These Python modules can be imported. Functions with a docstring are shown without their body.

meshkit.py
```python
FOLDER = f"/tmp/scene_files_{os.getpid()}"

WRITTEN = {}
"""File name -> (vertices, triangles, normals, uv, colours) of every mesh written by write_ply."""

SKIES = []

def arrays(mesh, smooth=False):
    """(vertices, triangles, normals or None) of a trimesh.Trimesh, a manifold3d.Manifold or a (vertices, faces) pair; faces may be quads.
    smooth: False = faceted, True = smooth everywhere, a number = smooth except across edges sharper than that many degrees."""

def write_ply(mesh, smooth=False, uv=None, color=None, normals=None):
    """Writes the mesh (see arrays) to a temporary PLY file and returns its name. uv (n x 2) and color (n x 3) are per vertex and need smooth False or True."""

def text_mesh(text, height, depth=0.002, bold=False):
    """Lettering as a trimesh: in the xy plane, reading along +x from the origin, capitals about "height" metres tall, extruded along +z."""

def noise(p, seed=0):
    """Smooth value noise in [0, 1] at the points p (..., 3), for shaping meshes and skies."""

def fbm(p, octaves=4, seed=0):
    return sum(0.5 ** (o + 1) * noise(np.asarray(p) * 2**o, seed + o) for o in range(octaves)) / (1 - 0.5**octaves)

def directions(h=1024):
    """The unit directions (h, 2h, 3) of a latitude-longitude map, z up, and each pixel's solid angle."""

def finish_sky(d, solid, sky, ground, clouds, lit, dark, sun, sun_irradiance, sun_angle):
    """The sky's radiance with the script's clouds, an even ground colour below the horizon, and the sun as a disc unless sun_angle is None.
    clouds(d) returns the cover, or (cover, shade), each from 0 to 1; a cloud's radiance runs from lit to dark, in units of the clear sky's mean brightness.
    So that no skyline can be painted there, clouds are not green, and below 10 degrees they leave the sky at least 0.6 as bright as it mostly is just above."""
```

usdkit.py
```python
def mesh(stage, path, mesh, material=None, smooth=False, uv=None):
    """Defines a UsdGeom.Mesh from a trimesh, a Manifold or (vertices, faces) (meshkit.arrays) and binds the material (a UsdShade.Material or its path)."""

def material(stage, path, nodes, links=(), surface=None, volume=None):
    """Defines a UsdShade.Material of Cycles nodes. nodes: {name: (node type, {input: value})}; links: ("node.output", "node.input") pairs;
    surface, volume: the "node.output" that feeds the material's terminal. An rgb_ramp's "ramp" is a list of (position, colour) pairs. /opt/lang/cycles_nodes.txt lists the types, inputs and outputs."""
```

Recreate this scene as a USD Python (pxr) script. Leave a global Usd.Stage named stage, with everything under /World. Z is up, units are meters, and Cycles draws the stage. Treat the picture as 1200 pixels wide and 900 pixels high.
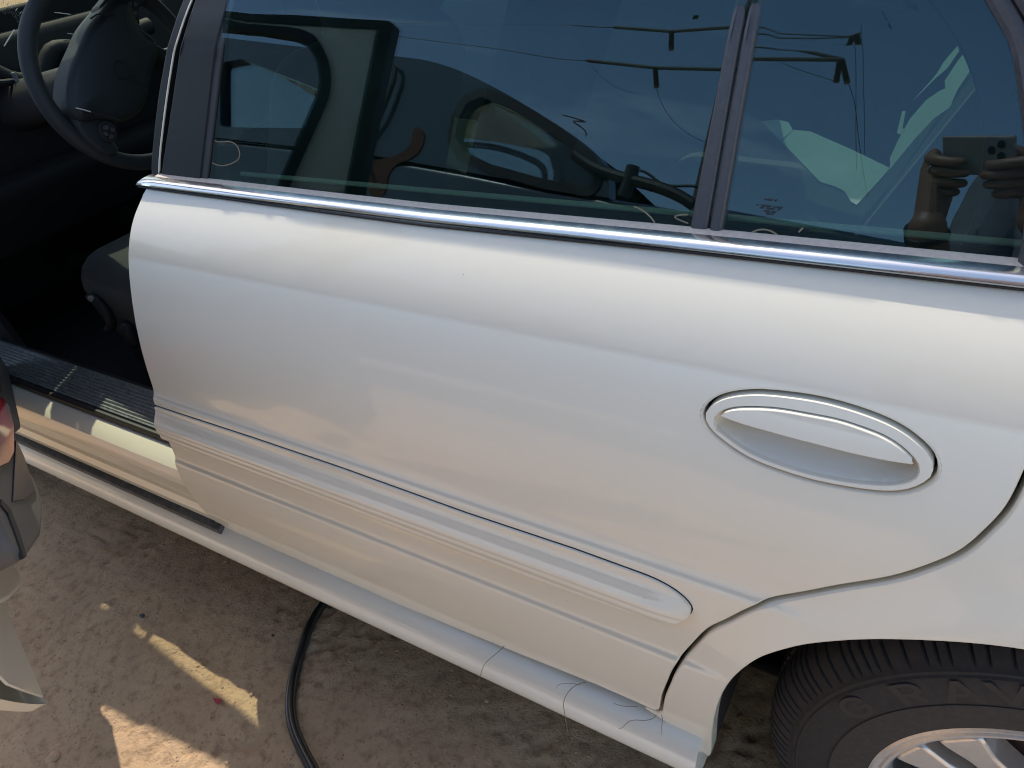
import math, random, os
import numpy as np
import trimesh, manifold3d, shapely
import shapely.geometry as sg
from shapely import affinity
from scipy.interpolate import PchipInterpolator
from pxr import Usd, UsdGeom, UsdLux, UsdShade, Gf, Sdf
import usdkit, meshkit

random.seed(7); rng = np.random.default_rng(7)
stage = Usd.Stage.CreateInMemory()
UsdGeom.SetStageUpAxis(stage, UsdGeom.Tokens.z); UsdGeom.SetStageMetersPerUnit(stage, 1.0)
UsdGeom.Xform.Define(stage, '/World'); UsdGeom.Scope.Define(stage, '/World/Looks')

# ------------------------------------------------------------------ camera, sky, sun
# world: x runs along the car (nose towards -x), y into the car, z up; the widest line of the car side is y = 0
FOC = 880.0
LEAN = math.radians(19.0)                      # the side glass leans in by this much
CAM = np.array([0.0, -0.565, 1.338])
def camera_axes():
    F = np.array([-930 - 600, 450 - 90, FOC]); X = -F / np.linalg.norm(F)
    N = np.array([1172 - 600, 450 - 170, FOC]); N = N / np.linalg.norm(N); N = N - X * (N @ X); N /= np.linalg.norm(N)
    G = np.cross(X, N); G = -G if G[1] < 0 else G
    return np.stack([X, N * math.cos(LEAN) + G * math.sin(LEAN), G * math.cos(LEAN) - N * math.sin(LEAN)])
AX = camera_axes()                             # rows: world x, y, z in camera (right, up, forward)
camera = UsdGeom.Camera.Define(stage, '/World/camera')
camera.CreateHorizontalApertureAttr(36.0); camera.CreateVerticalApertureAttr(27.0)
camera.CreateFocalLengthAttr(36.0 * FOC / 1200)
camera.CreateClippingRangeAttr(Gf.Vec2f(0.02, 5000))
R_, U_, F_ = AX[:, 0], AX[:, 1], AX[:, 2]
m4 = Gf.Matrix4d(*R_, 0, *U_, 0, *(-F_), 0, *CAM, 1)
camera.AddTransformOp().Set(m4)
camera.CreateExposureAttr(0.85)

SUN = np.array([-0.465, 0.380, 0.80]); SUN /= np.linalg.norm(SUN)
SUN_ELEV, SUN_ROT = math.asin(SUN[2]), math.atan2(SUN[0], SUN[1])

sky_mat = usdkit.material(stage, '/World/Looks/sky_air', {
    'tc': ('texture_coordinate', {}),
    'sk': ('sky_texture', {'sky_type': 'single_scattering', 'sun_disc': False, 'sun_elevation': SUN_ELEV, 'sun_rotation': SUN_ROT, 'air_density': 1.1, 'aerosol_density': 1.8, 'ozone_density': 1.6}),
    'mp': ('mapping', {'scale': (1.2, 1.2, 5.5), 'rotation': (0.25, 0.1, 0.4)}),
    'nz': ('noise_texture', {'scale': 2.3, 'detail': 7.0, 'roughness': 0.6, 'distortion': 0.5}),
    'rp': ('rgb_ramp', {'ramp': [(0.0, (0, 0, 0)), (0.56, (0, 0, 0)), (0.72, (0.16, 0.16, 0.16)), (1.0, (0.4, 0.4, 0.4))]}),
    'bw': ('rgb_to_bw', {}),
    'mx': ('mix_color', {'b': (9.5, 9.8, 10.3)}),
    'bg': ('background_shader', {'strength': 0.15})},
    [('tc.generated', 'mp.vector'), ('mp.vector', 'nz.vector'), ('nz.fac', 'rp.fac'), ('rp.color', 'bw.color'), ('bw.val', 'mx.fac'), ('sk.color', 'mx.a'), ('mx.result', 'bg.color')],
    surface='bg.background')
dome = UsdLux.DomeLight.Define(stage, '/World/sky')
UsdShade.MaterialBindingAPI.Apply(dome.GetPrim()).Bind(sky_mat)
dome.GetPrim().SetCustomDataByKey('kind', 'structure')
sun = UsdLux.DistantLight.Define(stage, '/World/sun')
sun.CreateNormalizeAttr(True); sun.CreateIntensityAttr(0.78); sun.CreateAngleAttr(0.53); sun.CreateColorAttr(Gf.Vec3f(1.0, 0.92, 0.80))
zz = Gf.Vec3d(*SUN); xx = Gf.Cross(Gf.Vec3d(0, 0, 1), zz).GetNormalized(); yy = Gf.Cross(zz, xx)
sun.AddTransformOp().Set(Gf.Matrix4d(*xx, 0, *yy, 0, *zz, 0, 0, 0, 0, 1))

# ------------------------------------------------------------------ materials
def mat(name, nodes, links=(), surface='p.BSDF'):
    return usdkit.material(stage, '/World/Looks/' + name, nodes, links, surface=surface)
def plain(name, color, rough=0.5, bump=0.0, scale=60.0, var=0.0, **kw):
    nodes = {'p': ('principled_bsdf', {'base_color': color, 'roughness': rough, **kw}), 'tc': ('texture_coordinate', {}),
             'n': ('noise_texture', {'scale': scale, 'detail': 5.0, 'roughness': 0.6})}
    links = [('tc.object', 'n.vector')]
    if bump:
        nodes['b'] = ('bump', {'strength': bump, 'distance': 0.002}); links += [('n.fac', 'b.height'), ('b.normal', 'p.normal')]
    if var:
        c = np.array(color); nodes['r'] = ('rgb_ramp', {'ramp': [(0.3, tuple(c * (1 - var))), (0.7, tuple(np.minimum(c * (1 + var), 0.95)))]})
        links += [('n.fac', 'r.fac'), ('r.color', 'p.base_color')]
    return mat(name, nodes, links)

def paint(name, base, dusty=0.10):
    return mat(name, {
        'tc': ('texture_coordinate', {}),
        'n1': ('noise_texture', {'scale': 5.0, 'detail': 6.0, 'roughness': 0.62}),
        'r1': ('rgb_ramp', {'ramp': [(0.35, tuple(base)), (0.75, tuple(np.array(base) * (1 - dusty) + np.array([.02, .012, 0])))]}),
        'n2': ('noise_texture', {'scale': 260.0, 'detail': 2.0}),
        'r2': ('rgb_ramp', {'ramp': [(0.0, (.28, .28, .28)), (0.72, (.28, .28, .28)), (0.80, (.5, .5, .5))]}),
        'sp': ('voronoi_texture', {'scale': 17.0, 'randomness': 1.0}),
        'sr': ('rgb_ramp', {'ramp': [(0.0, (.25, .25, .25)), (0.012, (.3, .3, .3)), (0.022, (1, 1, 1))]}),
        'mm': ('mix_color', {'blend_type': 'multiply', 'fac': 0.6}),
        'op': ('noise_texture', {'scale': 420.0, 'detail': 1.0}),
        'ob': ('bump', {'strength': 0.012, 'distance': 0.001}),
        'p': ('principled_bsdf', {'roughness': 0.3, 'coat_weight': 0.7, 'coat_roughness': 0.045, 'coat_ior': 1.45, 'specular_ior_level': 0.35})},
        [('tc.object', 'n1.vector'), ('n1.fac', 'r1.fac'), ('tc.object', 'n2.vector'), ('n2.fac', 'r2.fac'), ('r2.color', 'p.roughness'),
         ('tc.object', 'sp.vector'), ('sp.distance', 'sr.fac'), ('r1.color', 'mm.a'), ('sr.color', 'mm.b'), ('mm.result', 'p.base_color'),
         ('tc.object', 'op.vector'), ('op.fac', 'ob.height'), ('ob.normal', 'p.coat_normal')])

M = {}
M['white_paint'] = paint('white_paint', (.715, .670, .550), 0.03)
M['rocker_paint'] = paint('rocker_paint', (.75, .715, .615), 0.10)
M['truck_paint'] = mat('truck_paint', {
    'tc': ('texture_coordinate', {}), 'n': ('noise_texture', {'scale': 3.0, 'detail': 8.0, 'roughness': 0.65}),
    'r': ('rgb_ramp', {'ramp': [(0.0, (.004, .014, .024)), (0.62, (.006, .018, .030)), (0.70, (.05, .06, .06)), (1.0, (.14, .06, .03))]}),
    'p': ('principled_bsdf', {'roughness': 0.3, 'coat_weight': 1.0, 'coat_roughness': 0.05})},
    [('tc.object', 'n.vector'), ('n.fac', 'r.fac'), ('r.color', 'p.base_color')])
M['chrome'] = mat('chrome', {
    'tc': ('texture_coordinate', {}), 'mp': ('mapping', {'scale': (4, 160, 160)}), 'n': ('noise_texture', {'scale': 9.0, 'detail': 4.0}),
    'n2': ('noise_texture', {'scale': 45.0, 'detail': 5.0}),
    'r': ('rgb_ramp', {'ramp': [(0.3, (.12, .12, .12)), (0.75, (.21, .21, .21))]}),
    'b': ('bump', {'strength': 0.06, 'distance': 0.001}),
    'p': ('principled_bsdf', {'base_color': (.88, .82, .75), 'metallic': 1.0, 'roughness': 0.1})},
    [('tc.object', 'mp.vector'), ('mp.vector', 'n.vector'), ('n.fac', 'b.height'), ('b.normal', 'p.normal'), ('tc.object', 'n2.vector'), ('n2.fac', 'r.fac'), ('r.color', 'p.roughness')])
M['belt_rubber'] = plain('belt_rubber', (.52, .43, .36), .6, specular_ior_level=.2, bump=.15, scale=180, var=.12)
M['black_trim'] = plain('black_trim', (.008, .009, .010), .5, specular_ior_level=.25, bump=.05, scale=300, var=.25)
M['pillar_tape'] = plain('pillar_tape', (.045, .043, .046), .33, bump=.04, scale=200, var=.15)
M['rubber'] = plain('rubber', (.012, .012, .013), .55, bump=.1, scale=200)
M['dark_gap'] = plain('dark_gap', (.006, .006, .006), .8)
M['dark_plastic'] = plain('dark_plastic', (.009, .011, .012), .65, specular_ior_level=.3, bump=.25, scale=700, var=.1)
M['dash_plastic'] = plain('dash_plastic', (.007, .008, .0095), .7, bump=.3, scale=600, specular_ior_level=.25)
M['wheel_leather'] = plain('wheel_leather', (.013, .0165, .017), .55, specular_ior_level=.35, bump=.35, scale=420, var=.12)
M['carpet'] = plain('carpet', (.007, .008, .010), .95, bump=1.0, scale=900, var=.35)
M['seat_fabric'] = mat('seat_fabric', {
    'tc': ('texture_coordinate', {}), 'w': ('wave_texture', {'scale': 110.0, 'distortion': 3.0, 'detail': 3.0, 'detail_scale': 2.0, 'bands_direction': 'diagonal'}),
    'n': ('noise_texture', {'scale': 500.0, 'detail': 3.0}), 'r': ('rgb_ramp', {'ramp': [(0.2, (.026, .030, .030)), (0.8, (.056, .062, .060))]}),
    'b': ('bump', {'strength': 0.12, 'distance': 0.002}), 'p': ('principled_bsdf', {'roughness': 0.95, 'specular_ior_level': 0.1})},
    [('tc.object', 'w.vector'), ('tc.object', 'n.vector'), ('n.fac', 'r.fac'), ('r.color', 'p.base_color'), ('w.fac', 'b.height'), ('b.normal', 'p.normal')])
M['door_trim_tan'] = plain('door_trim_tan', (.72, .65, .51), .6, bump=.2, scale=500, var=.06)
M['door_trim_grey'] = plain('door_trim_grey', (.115, .108, .10), .55, bump=.3, scale=500, var=.08)
M['trim_navy'] = plain('trim_navy', (.012, .016, .03), .25, var=.1)
M['cabin_grey'] = plain('cabin_grey', (.10, .115, .112), .8)
M['sun_patch_pale'] = plain('sun_patch_pale', (.34, .37, .34), .8, bump=.2, scale=30, var=.05)  # pale tone standing in for sunlit seat fabric
M['sill_rubber'] = plain('sill_rubber', (.07, .067, .063), .7, bump=.3, scale=80, var=.4)
M['headliner'] = plain('headliner', (.06, .058, .052), .95)
M['red_lens'] = plain('red_lens', (.45, .012, .02), .12, coat_weight=1.0)
M['white_mark'] = plain('white_mark', (.55, .56, .54), .6)
M['sill_plate'] = plain('sill_plate', (.12, .135, .135), .45, bump=.15, scale=90, var=.45)
M['tyre_rubber'] = plain('tyre_rubber', (.013, .0122, .012), .75, bump=.25, scale=120, var=.4)
M['tyre_dusty'] = plain('tyre_dusty', (.029, .025, .022), .8, bump=.2, scale=150, var=.25)
M['tyre_letter'] = plain('tyre_letter', (.018, .0165, .0155), .7, var=.2)
M['alloy'] = plain('alloy', (.62, .58, .53), .32, bump=.05, scale=150, var=.08, metallic=.55, coat_weight=.4)
M['alloy_machined'] = plain('alloy_machined', (.66, .62, .56), .3, bump=.04, scale=90, var=.06, metallic=.7)
M['brake_rust'] = plain('brake_rust', (.10, .045, .028), .8, var=.4, scale=30)
M['hose_rubber'] = plain('hose_rubber', (.010, .010, .011), .28, bump=.12, scale=110, var=.3)
M['straw'] = plain('straw', (.20, .16, .10), .7)
M['stone'] = plain('stone', (.42, .28, .17), .85, bump=.5, scale=60, var=.25)
M['red_scrap'] = plain('red_scrap', (.34, .035, .05), .6)
M['grey_steel'] = plain('grey_steel', (.045, .045, .045), .6, var=.2)
M['wire'] = plain('wire', (.025, .025, .025), .5)
M['porcelain'] = plain('porcelain', (.05, .042, .04), .3)
M['skin'] = plain('skin', (.20, .105, .07), .5, bump=.2, scale=120, var=.12, subsurface_weight=.0)
M['shirt'] = plain('shirt', (.09, .095, .115), .9, bump=.6, scale=25, var=.12)
M['trousers'] = plain('trousers', (.05, .06, .09), .9, bump=.4, scale=300)
M['hair'] = plain('hair', (.02, .015, .012), .6, bump=.6, scale=300)
M['shoe'] = plain('shoe', (.05, .045, .04), .6)
M['phone_body'] = plain('phone_body', (.22, .21, .20), .25, coat_weight=.6)
M['phone_lens'] = plain('phone_lens', (.006, .006, .008), .08)
M['silver'] = plain('silver', (.8, .8, .78), .15, metallic=1.0)
M['rust'] = plain('rust', (.085, .03, .016), .85, bump=.4, scale=60, var=.35)
M['headlamp_glass'] = plain('headlamp_glass', (.5, .5, .5), .1, metallic=.6)

def glass(name, tint, f0=0.05, coat=(1, 1, 1)):
    return mat(name, {
        'lw': ('layer_weight', {'blend': 0.5}), 'pw': ('math', {'math_type': 'power', 'value2': 5.0}),
        'ma': ('math', {'math_type': 'multiply_add', 'value2': 1 - f0, 'value3': f0}),
        't': ('transparent_bsdf', {'color': tint}), 'g': ('glossy_bsdf', {'color': coat, 'roughness': 0.0}), 'mx': ('mix_closure', {})},
        [('lw.facing', 'pw.value1'), ('pw.value', 'ma.value1'), ('ma.value', 'mx.fac'), ('t.BSDF', 'mx.closure1'), ('g.BSDF', 'mx.closure2')], surface='mx.closure')
M['side_glass'] = glass('side_glass', (.55, .68, .63), .062, (.64, .85, 1.0))
M['windshield_glass'] = glass('windshield_glass', (.87, .91, .83))
M['truck_glass'] = glass('truck_glass', (.72, .78, .76))

M['dirt'] = mat('dirt', {
    'g': ('geometry', {}),
    'n1': ('noise_texture', {'scale': 2.2, 'detail': 8.0, 'roughness': 0.62}),
    'r1': ('rgb_ramp', {'ramp': [(0.25, (.39, .255, .15)), (0.5, (.52, .355, .215)), (0.75, (.60, .42, .26))]}),
    'n2': ('noise_texture', {'scale': 42.0, 'detail': 6.0, 'roughness': 0.7}),
    'r2': ('rgb_ramp', {'ramp': [(0.28, (.42, .39, .37)), (0.5, (1, 1, 1)), (1.0, (1.08, 1.06, 1.02))]}),
    'm1': ('mix_color', {'blend_type': 'multiply', 'fac': 0.8}),
    'v': ('voronoi_texture', {'scale': 85.0, 'randomness': 1.0}),
    'r3': ('rgb_ramp', {'ramp': [(0.0, (.42, .38, .35)), (0.11, (.5, .46, .43)), (0.22, (1, 1, 1))]}),
    'nm': ('noise_texture', {'scale': 14.0, 'detail': 3.0}),
    'r4': ('rgb_ramp', {'ramp': [(0.42, (0, 0, 0)), (0.58, (1, 1, 1))]}),
    'm2': ('mix_color', {'blend_type': 'multiply'}),
    'n3': ('noise_texture', {'scale': 130.0, 'detail': 6.0, 'roughness': 0.7}),
    'b': ('bump', {'strength': 0.9, 'distance': 0.010}),
    'p': ('principled_bsdf', {'roughness': 0.95, 'specular_ior_level': 0.15})},
    [('g.position', 'n1.vector'), ('n1.fac', 'r1.fac'), ('g.position', 'n2.vector'), ('n2.fac', 'r2.fac'), ('r1.color', 'm1.a'), ('r2.color', 'm1.b'),
     ('g.position', 'v.vector'), ('v.distance', 'r3.fac'), ('g.position', 'nm.vector'), ('nm.fac', 'r4.fac'), ('r4.color', 'm2.fac'), ('m1.result', 'm2.a'), ('r3.color', 'm2.b'),
     ('m2.result', 'p.base_color'), ('g.position', 'n3.vector'), ('n3.fac', 'b.height'), ('b.normal', 'p.normal')])

# ------------------------------------------------------------------ prim helpers
ORIGIN = {}
def numbered(parent, name):
    p = f'{parent}/{name}'; k = 0
    while stage.GetPrimAtPath(p):
        k += 1; p = f'{parent}/{name}_{k:03d}'
    return p
def tag(prim, label=None, cat=None, group=None, kind=None):
    for k, v in (('label', label), ('category', cat), ('group', group), ('kind', kind)):
        if v: prim.SetCustomDataByKey(k, v)
    return prim
def thing(name, label, cat, loc=(0, 0, 0), group=None):
    p = numbered('/World', name); x = UsdGeom.Xform.Define(stage, p); x.AddTranslateOp().Set(Gf.Vec3d(*loc)); ORIGIN[p] = np.array(loc, float)
    return tag(x.GetPrim(), label, cat, group)
def obj(name, mesh, m, parent=None, smooth=35, normals=None, label=None, cat=None, group=None, kind=None):
    base = '/World' if parent is None else str(parent.GetPath())
    p = numbered(base, name); o = ORIGIN.get(base, np.zeros(3)); ORIGIN[p] = o
    v, f, n = (np.asarray(mesh[0]), np.asarray(mesh[1]), normals) if normals is not None else meshkit.arrays(mesh, smooth)
    g = UsdGeom.Mesh.Define(stage, p)
    from pxr import Vt
    g.CreatePointsAttr(Vt.Vec3fArray.FromNumpy((v - o).astype(np.float32)))
    g.CreateFaceVertexCountsAttr(Vt.IntArray.FromNumpy(np.full(len(f), f.shape[1], np.int32)))
    g.CreateFaceVertexIndicesAttr(Vt.IntArray.FromNumpy(f.astype(np.int32).ravel())); g.CreateSubdivisionSchemeAttr('none')
    if n is not None:
        g.CreateNormalsAttr(Vt.Vec3fArray.FromNumpy(np.asarray(n).astype(np.float32))); g.SetNormalsInterpolation('vertex')
    UsdShade.MaterialBindingAPI.Apply(g.GetPrim()).Bind(M[m])
    return tag(g.GetPrim(), label, cat, group, kind)

# ------------------------------------------------------------------ measuring helpers (sight lines of the camera meet real surfaces)
def ray(p):
    p = np.atleast_2d(np.asarray(p, float))
    return np.stack([(p[:, 0] - 600) / FOC, (450 - p[:, 1]) / FOC, np.ones(len(p))], -1) @ AX.T
def on_y(p, y): r = ray(p); return CAM + ((y - CAM[1]) / r[:, 1])[:, None] * r
def on_x(p, x): r = ray(p); return CAM + ((x - CAM[0]) / r[:, 0])[:, None] * r
def on_z(p, z): r = ray(p); return CAM + ((z - CAM[2]) / r[:, 2])[:, None] * r
GN = np.array([0, math.cos(LEAN), -math.sin(LEAN)]); GP = np.array([0, .15, .99])
def on_glass(p, off=0.0): r = ray(p); return CAM + (((GP - CAM) @ GN + off) / (r @ GN))[:, None] * r
def on_surf(p, S):
    r = ray(p); s = (0 - CAM[1]) / r[:, 1]
    for _ in range(25):
        P = CAM + s[:, None] * r; s = s + 0.8 * (S(P[:, 0], P[:, 2]) - P[:, 1]) / r[:, 1]
    return CAM + s[:, None] * r
def seen_in_glass(p, y):
    r = ray(p); Q = CAM + (((GP - CAM) @ GN) / (r @ GN))[:, None] * r; d = r - 2 * (r @ GN)[:, None] * GN
    return Q + ((y - Q[:, 1]) / d[:, 1])[:, None] * d
def gy_flat(z, off=0.0): return .15 + math.tan(LEAN) * (z - .99) + off     # y of the glass plane at height z
def gy(z, off=0.0): return gy_flat(z, off) + 3.2 * np.maximum(np.asarray(z) - 1.20, 0) ** 2      # it curls in towards the roof

# ------------------------------------------------------------------ mesh helpers
def cat(*ms): return trimesh.util.concatenate([m for m in ms if m is not None])
def tm(man):
    m = man.to_mesh(); return trimesh.Trimesh(np.array(m.vert_properties[:, :3]), np.array(m.tri_verts), process=False)
def hull(pts, r, seg=12):
    r = np.broadcast_to(r, len(pts))
    return manifold3d.Manifold.batch_hull([manifold3d.Manifold.sphere(float(q), seg).translate([float(x) for x in p]) for p, q in zip(pts, r)])
def rbox(lo, hi, r=.02, seg=12):
    lo, hi = np.array(lo) + r, np.array(hi) - r
    return tm(hull([(x, y, z) for x in (lo[0], hi[0]) for y in (lo[1], hi[1]) for z in (lo[2], hi[2])], r, seg))
def quadbox(a, b, c, d, t):      # plate through four corners, thickness vector t
    t = np.array(t); v = np.array([a, b, c, d]); v = np.vstack([v, v + t])
    f = [[0, 1, 2], [0, 2, 3], [4, 6, 5], [4, 7, 6]] + sum([[[i, i + 4, (i + 1) % 4], [(i + 1) % 4, i + 4, (i + 1) % 4 + 4]] for i in range(4)], [])
    m = trimesh.Trimesh(v, np.array(f), process=False); m.fix_normals(); return m
def dense(pts, step=.006, closed=False):
    pts = np.asarray(pts, float)
    if closed: pts = np.vstack([pts, pts[:1]])
    seg = np.linalg.norm(np.diff(pts, axis=0), axis=1); s = np.r_[0, np.cumsum(seg)]
    t = np.linspace(0, s[-1], max(2, int(s[-1] / step) + 1))
    out = np.stack([np.interp(t, s, pts[:, k]) for k in range(pts.shape[1])], -1)
    return out[:-1] if closed else out
def spline(pts, n=60, closed=False):
    from scipy.interpolate import splprep, splev
    pts = np.asarray(pts, float)
    if closed: pts = np.vstack([pts, pts[:1]])
    tck, _ = splprep(pts.T, s=0, per=closed, k=min(3, len(pts) - 1))
    out = np.array(splev(np.linspace(0, 1, n + (1 if closed else 0)), tck)).T
    return out[:-1] if closed else out
def tube(path, r, seg=10, cap=True):
    path = np.asarray(path, float); n = len(path); r = np.broadcast_to(r, n)
    t = np.gradient(path, axis=0); t /= np.linalg.norm(t, axis=1)[:, None]
    a = np.array([0, 0, 1.0]) if abs(t[0][2]) < .9 else np.array([1.0, 0, 0]); u = np.cross(t[0], a); u /= np.linalg.norm(u)
    V = []
    for i in range(n):
        u = u - t[i] * (u @ t[i]); u /= np.linalg.norm(u); w = np.cross(t[i], u)
        an = np.linspace(0, 2 * np.pi, seg, endpoint=False)
        V.append(path[i] + r[i] * (np.cos(an)[:, None] * u + np.sin(an)[:, None] * w))
    V = np.vstack(V); F = []
    for i in range(n - 1):
        for k in range(seg):
            a0, b0 = i * seg + k, i * seg + (k + 1) % seg
            F += [[a0, b0, b0 + seg], [a0, b0 + seg, a0 + seg]]
    if cap:
        c0, c1 = len(V), len(V) + 1; V = np.vstack([V, path[0], path[-1]])
        for k in range(seg):
            F += [[c0, (k + 1) % seg, k], [c1, (n - 1) * seg + k, (n - 1) * seg + (k + 1) % seg]]
    return trimesh.Trimesh(V, np.array(F), process=False)
def sweep_x(section, xs, dz=None, dy=None):
    """closed (y, z) section carried along x; dz(x), dy(x) shift it."""
    s = np.asarray(section, float); n = len(s); xs = np.asarray(xs, float)
    V = np.vstack([np.c_[np.full(n, x), s[:, 0] + (dy(x) if dy else 0), s[:, 1] + (dz(x) if dz else 0)] for x in xs]); F = []
    for i in range(len(xs) - 1):
        for k in range(n):
            a, b = i * n + k, i * n + (k + 1) % n; F += [[a, b, b + n], [a, b + n, a + n]]
    tv, tri = trimesh.creation.triangulate_polygon(sg.Polygon(s), engine='earcut')
    tri = np.argmin(((tv[:, None] - s[None]) ** 2).sum(-1), 1)[tri]
    F = np.vstack([F, tri, tri[:, ::-1] + (len(xs) - 1) * n])
    m = trimesh.Trimesh(V, F, process=False); m.fix_normals(); return m

def sheet(poly, S, step=.014, r=.004, depth=.02, zs=None, back=False):
    """A pressed panel: the (x, z) polygon laid on y = S(x, z), its rim rolled by radius r and turned in by depth.
    Returns (V, F, N) with smooth analytic normals; it faces -y."""
    poly = poly.buffer(0); inner = poly.buffer(-r, join_style='round')
    def surf(x, z): return S(np.asarray(x, float), np.asarray(z, float))
    def normal(x, z):
        e = 1e-3; dx = (surf(x + e, z) - surf(x - e, z)) / (2 * e); dz = (surf(x, z + e) - surf(x, z - e)) / (2 * e)
        n = np.stack([dx, -np.ones_like(dx), dz], -1); return n / np.linalg.norm(n, axis=1)[:, None]
    V, F, N = [], [], []
    def add(v, f, n):
        F.append(np.asarray(f) + sum(map(len, V))); V.append(v); N.append(n)
    for g in (inner.geoms if hasattr(inner, 'geoms') else [inner]):
        if g.area < 1e-7: continue
        x0, z0, x1, z1 = g.bounds
        gx = np.linspace(x0, x1, max(2, int((x1 - x0) / (step * 2.2)) + 2)); gz = np.linspace(z0, z1, max(2, int((z1 - z0) / step) + 2))
        if zs is not None: gz = np.unique(np.r_[gz, [z for z in zs if z0 < z < z1]])
        shapely.prepare(g); verts, index = [], {}
        def vid(x, z):
            k = (round(x * 1e6), round(z * 1e6))
            if k not in index: index[k] = len(verts); verts.append((x, z))
            return index[k]
        tris = []
        X0, Z0 = np.meshgrid(gx[:-1], gz[:-1], indexing='ij'); X1, Z1 = np.meshgrid(gx[1:], gz[1:], indexing='ij')
        bx = shapely.box(X0, Z0, X1, Z1); full = shapely.contains_properly(g, bx); part = shapely.intersects(g, bx) & ~full
        for i, k in zip(*np.nonzero(full)):
            a, b, c, d = vid(gx[i], gz[k]), vid(gx[i + 1], gz[k]), vid(gx[i + 1], gz[k + 1]), vid(gx[i], gz[k + 1]); tris += [[a, b, c], [a, c, d]]
        for i, k in zip(*np.nonzero(part)):
            q = shapely.intersection(g, bx[i, k])
            for h in getattr(q, 'geoms', [q]):
                if h.geom_type != 'Polygon' or h.area < 1e-11: continue
                v2, f2 = trimesh.creation.triangulate_polygon(h, engine='earcut')
                ids = [vid(*p) for p in v2]; tris += [[ids[a], ids[b], ids[c]] for a, b, c in f2]
        v2 = np.array(verts); t = np.array(tris)
        A = v2[t]; cr = (A[:, 1, 0] - A[:, 0, 0]) * (A[:, 2, 1] - A[:, 0, 1]) - (A[:, 1, 1] - A[:, 0, 1]) * (A[:, 2, 0] - A[:, 0, 0])
        t[cr < 0] = t[cr < 0][:, ::-1]; t = t[np.abs(cr) > 1e-14]
        add(np.c_[v2[:, 0], surf(v2[:, 0], v2[:, 1]), v2[:, 1]], t, normal(v2[:, 0], v2[:, 1]))
        for ring, sign in [(g.exterior, 1)] + [(h, -1) for h in g.interiors]:
            p = np.array(ring.coords)[:-1]
            if len(p) < 3: continue
            p = dense(p, .007, closed=True)
            area = .5 * np.sum(p[:, 0] * np.roll(p[:, 1], -1) - p[:, 1] * np.roll(p[:, 0], -1))
            if area * sign < 0: p = p[::-1]
            tt = np.roll(p, -1, 0) - np.roll(p, 1, 0); tt /= np.maximum(np.linalg.norm(tt, axis=1), 1e-12)[:, None]; o = np.c_[tt[:, 1], -tt[:, 0]]
            n0 = normal(p[:, 0], p[:, 1]); y0 = surf(p[:, 0], p[:, 1]); rows, nr = [], []
            o3 = np.c_[o[:, 0], np.zeros(len(o)), o[:, 1]]
            for a in np.radians([0, 22, 45, 68, 90]):
                w = p + o * r * math.sin(a); rows.append(np.c_[w[:, 0], y0 + r * (1 - math.cos(a)), w[:, 1]]); nr.append(n0 * math.cos(a) + o3 * math.sin(a))
            rows.append(rows[-1] + [0, depth, 0]); nr.append(o3)
            k = len(p); f = []
            for j in range(len(rows) - 1):
                i = np.arange(k); a, b = j * k + i, j * k + (i + 1) % k
                f += [np.c_[a, a + k, b], np.c_[b, a + k, b + k]]
            add(np.vstack(rows), np.vstack(f), np.vstack(nr))
    V, F, N = np.vstack(V), np.vstack(F), np.vstack(N)
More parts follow.
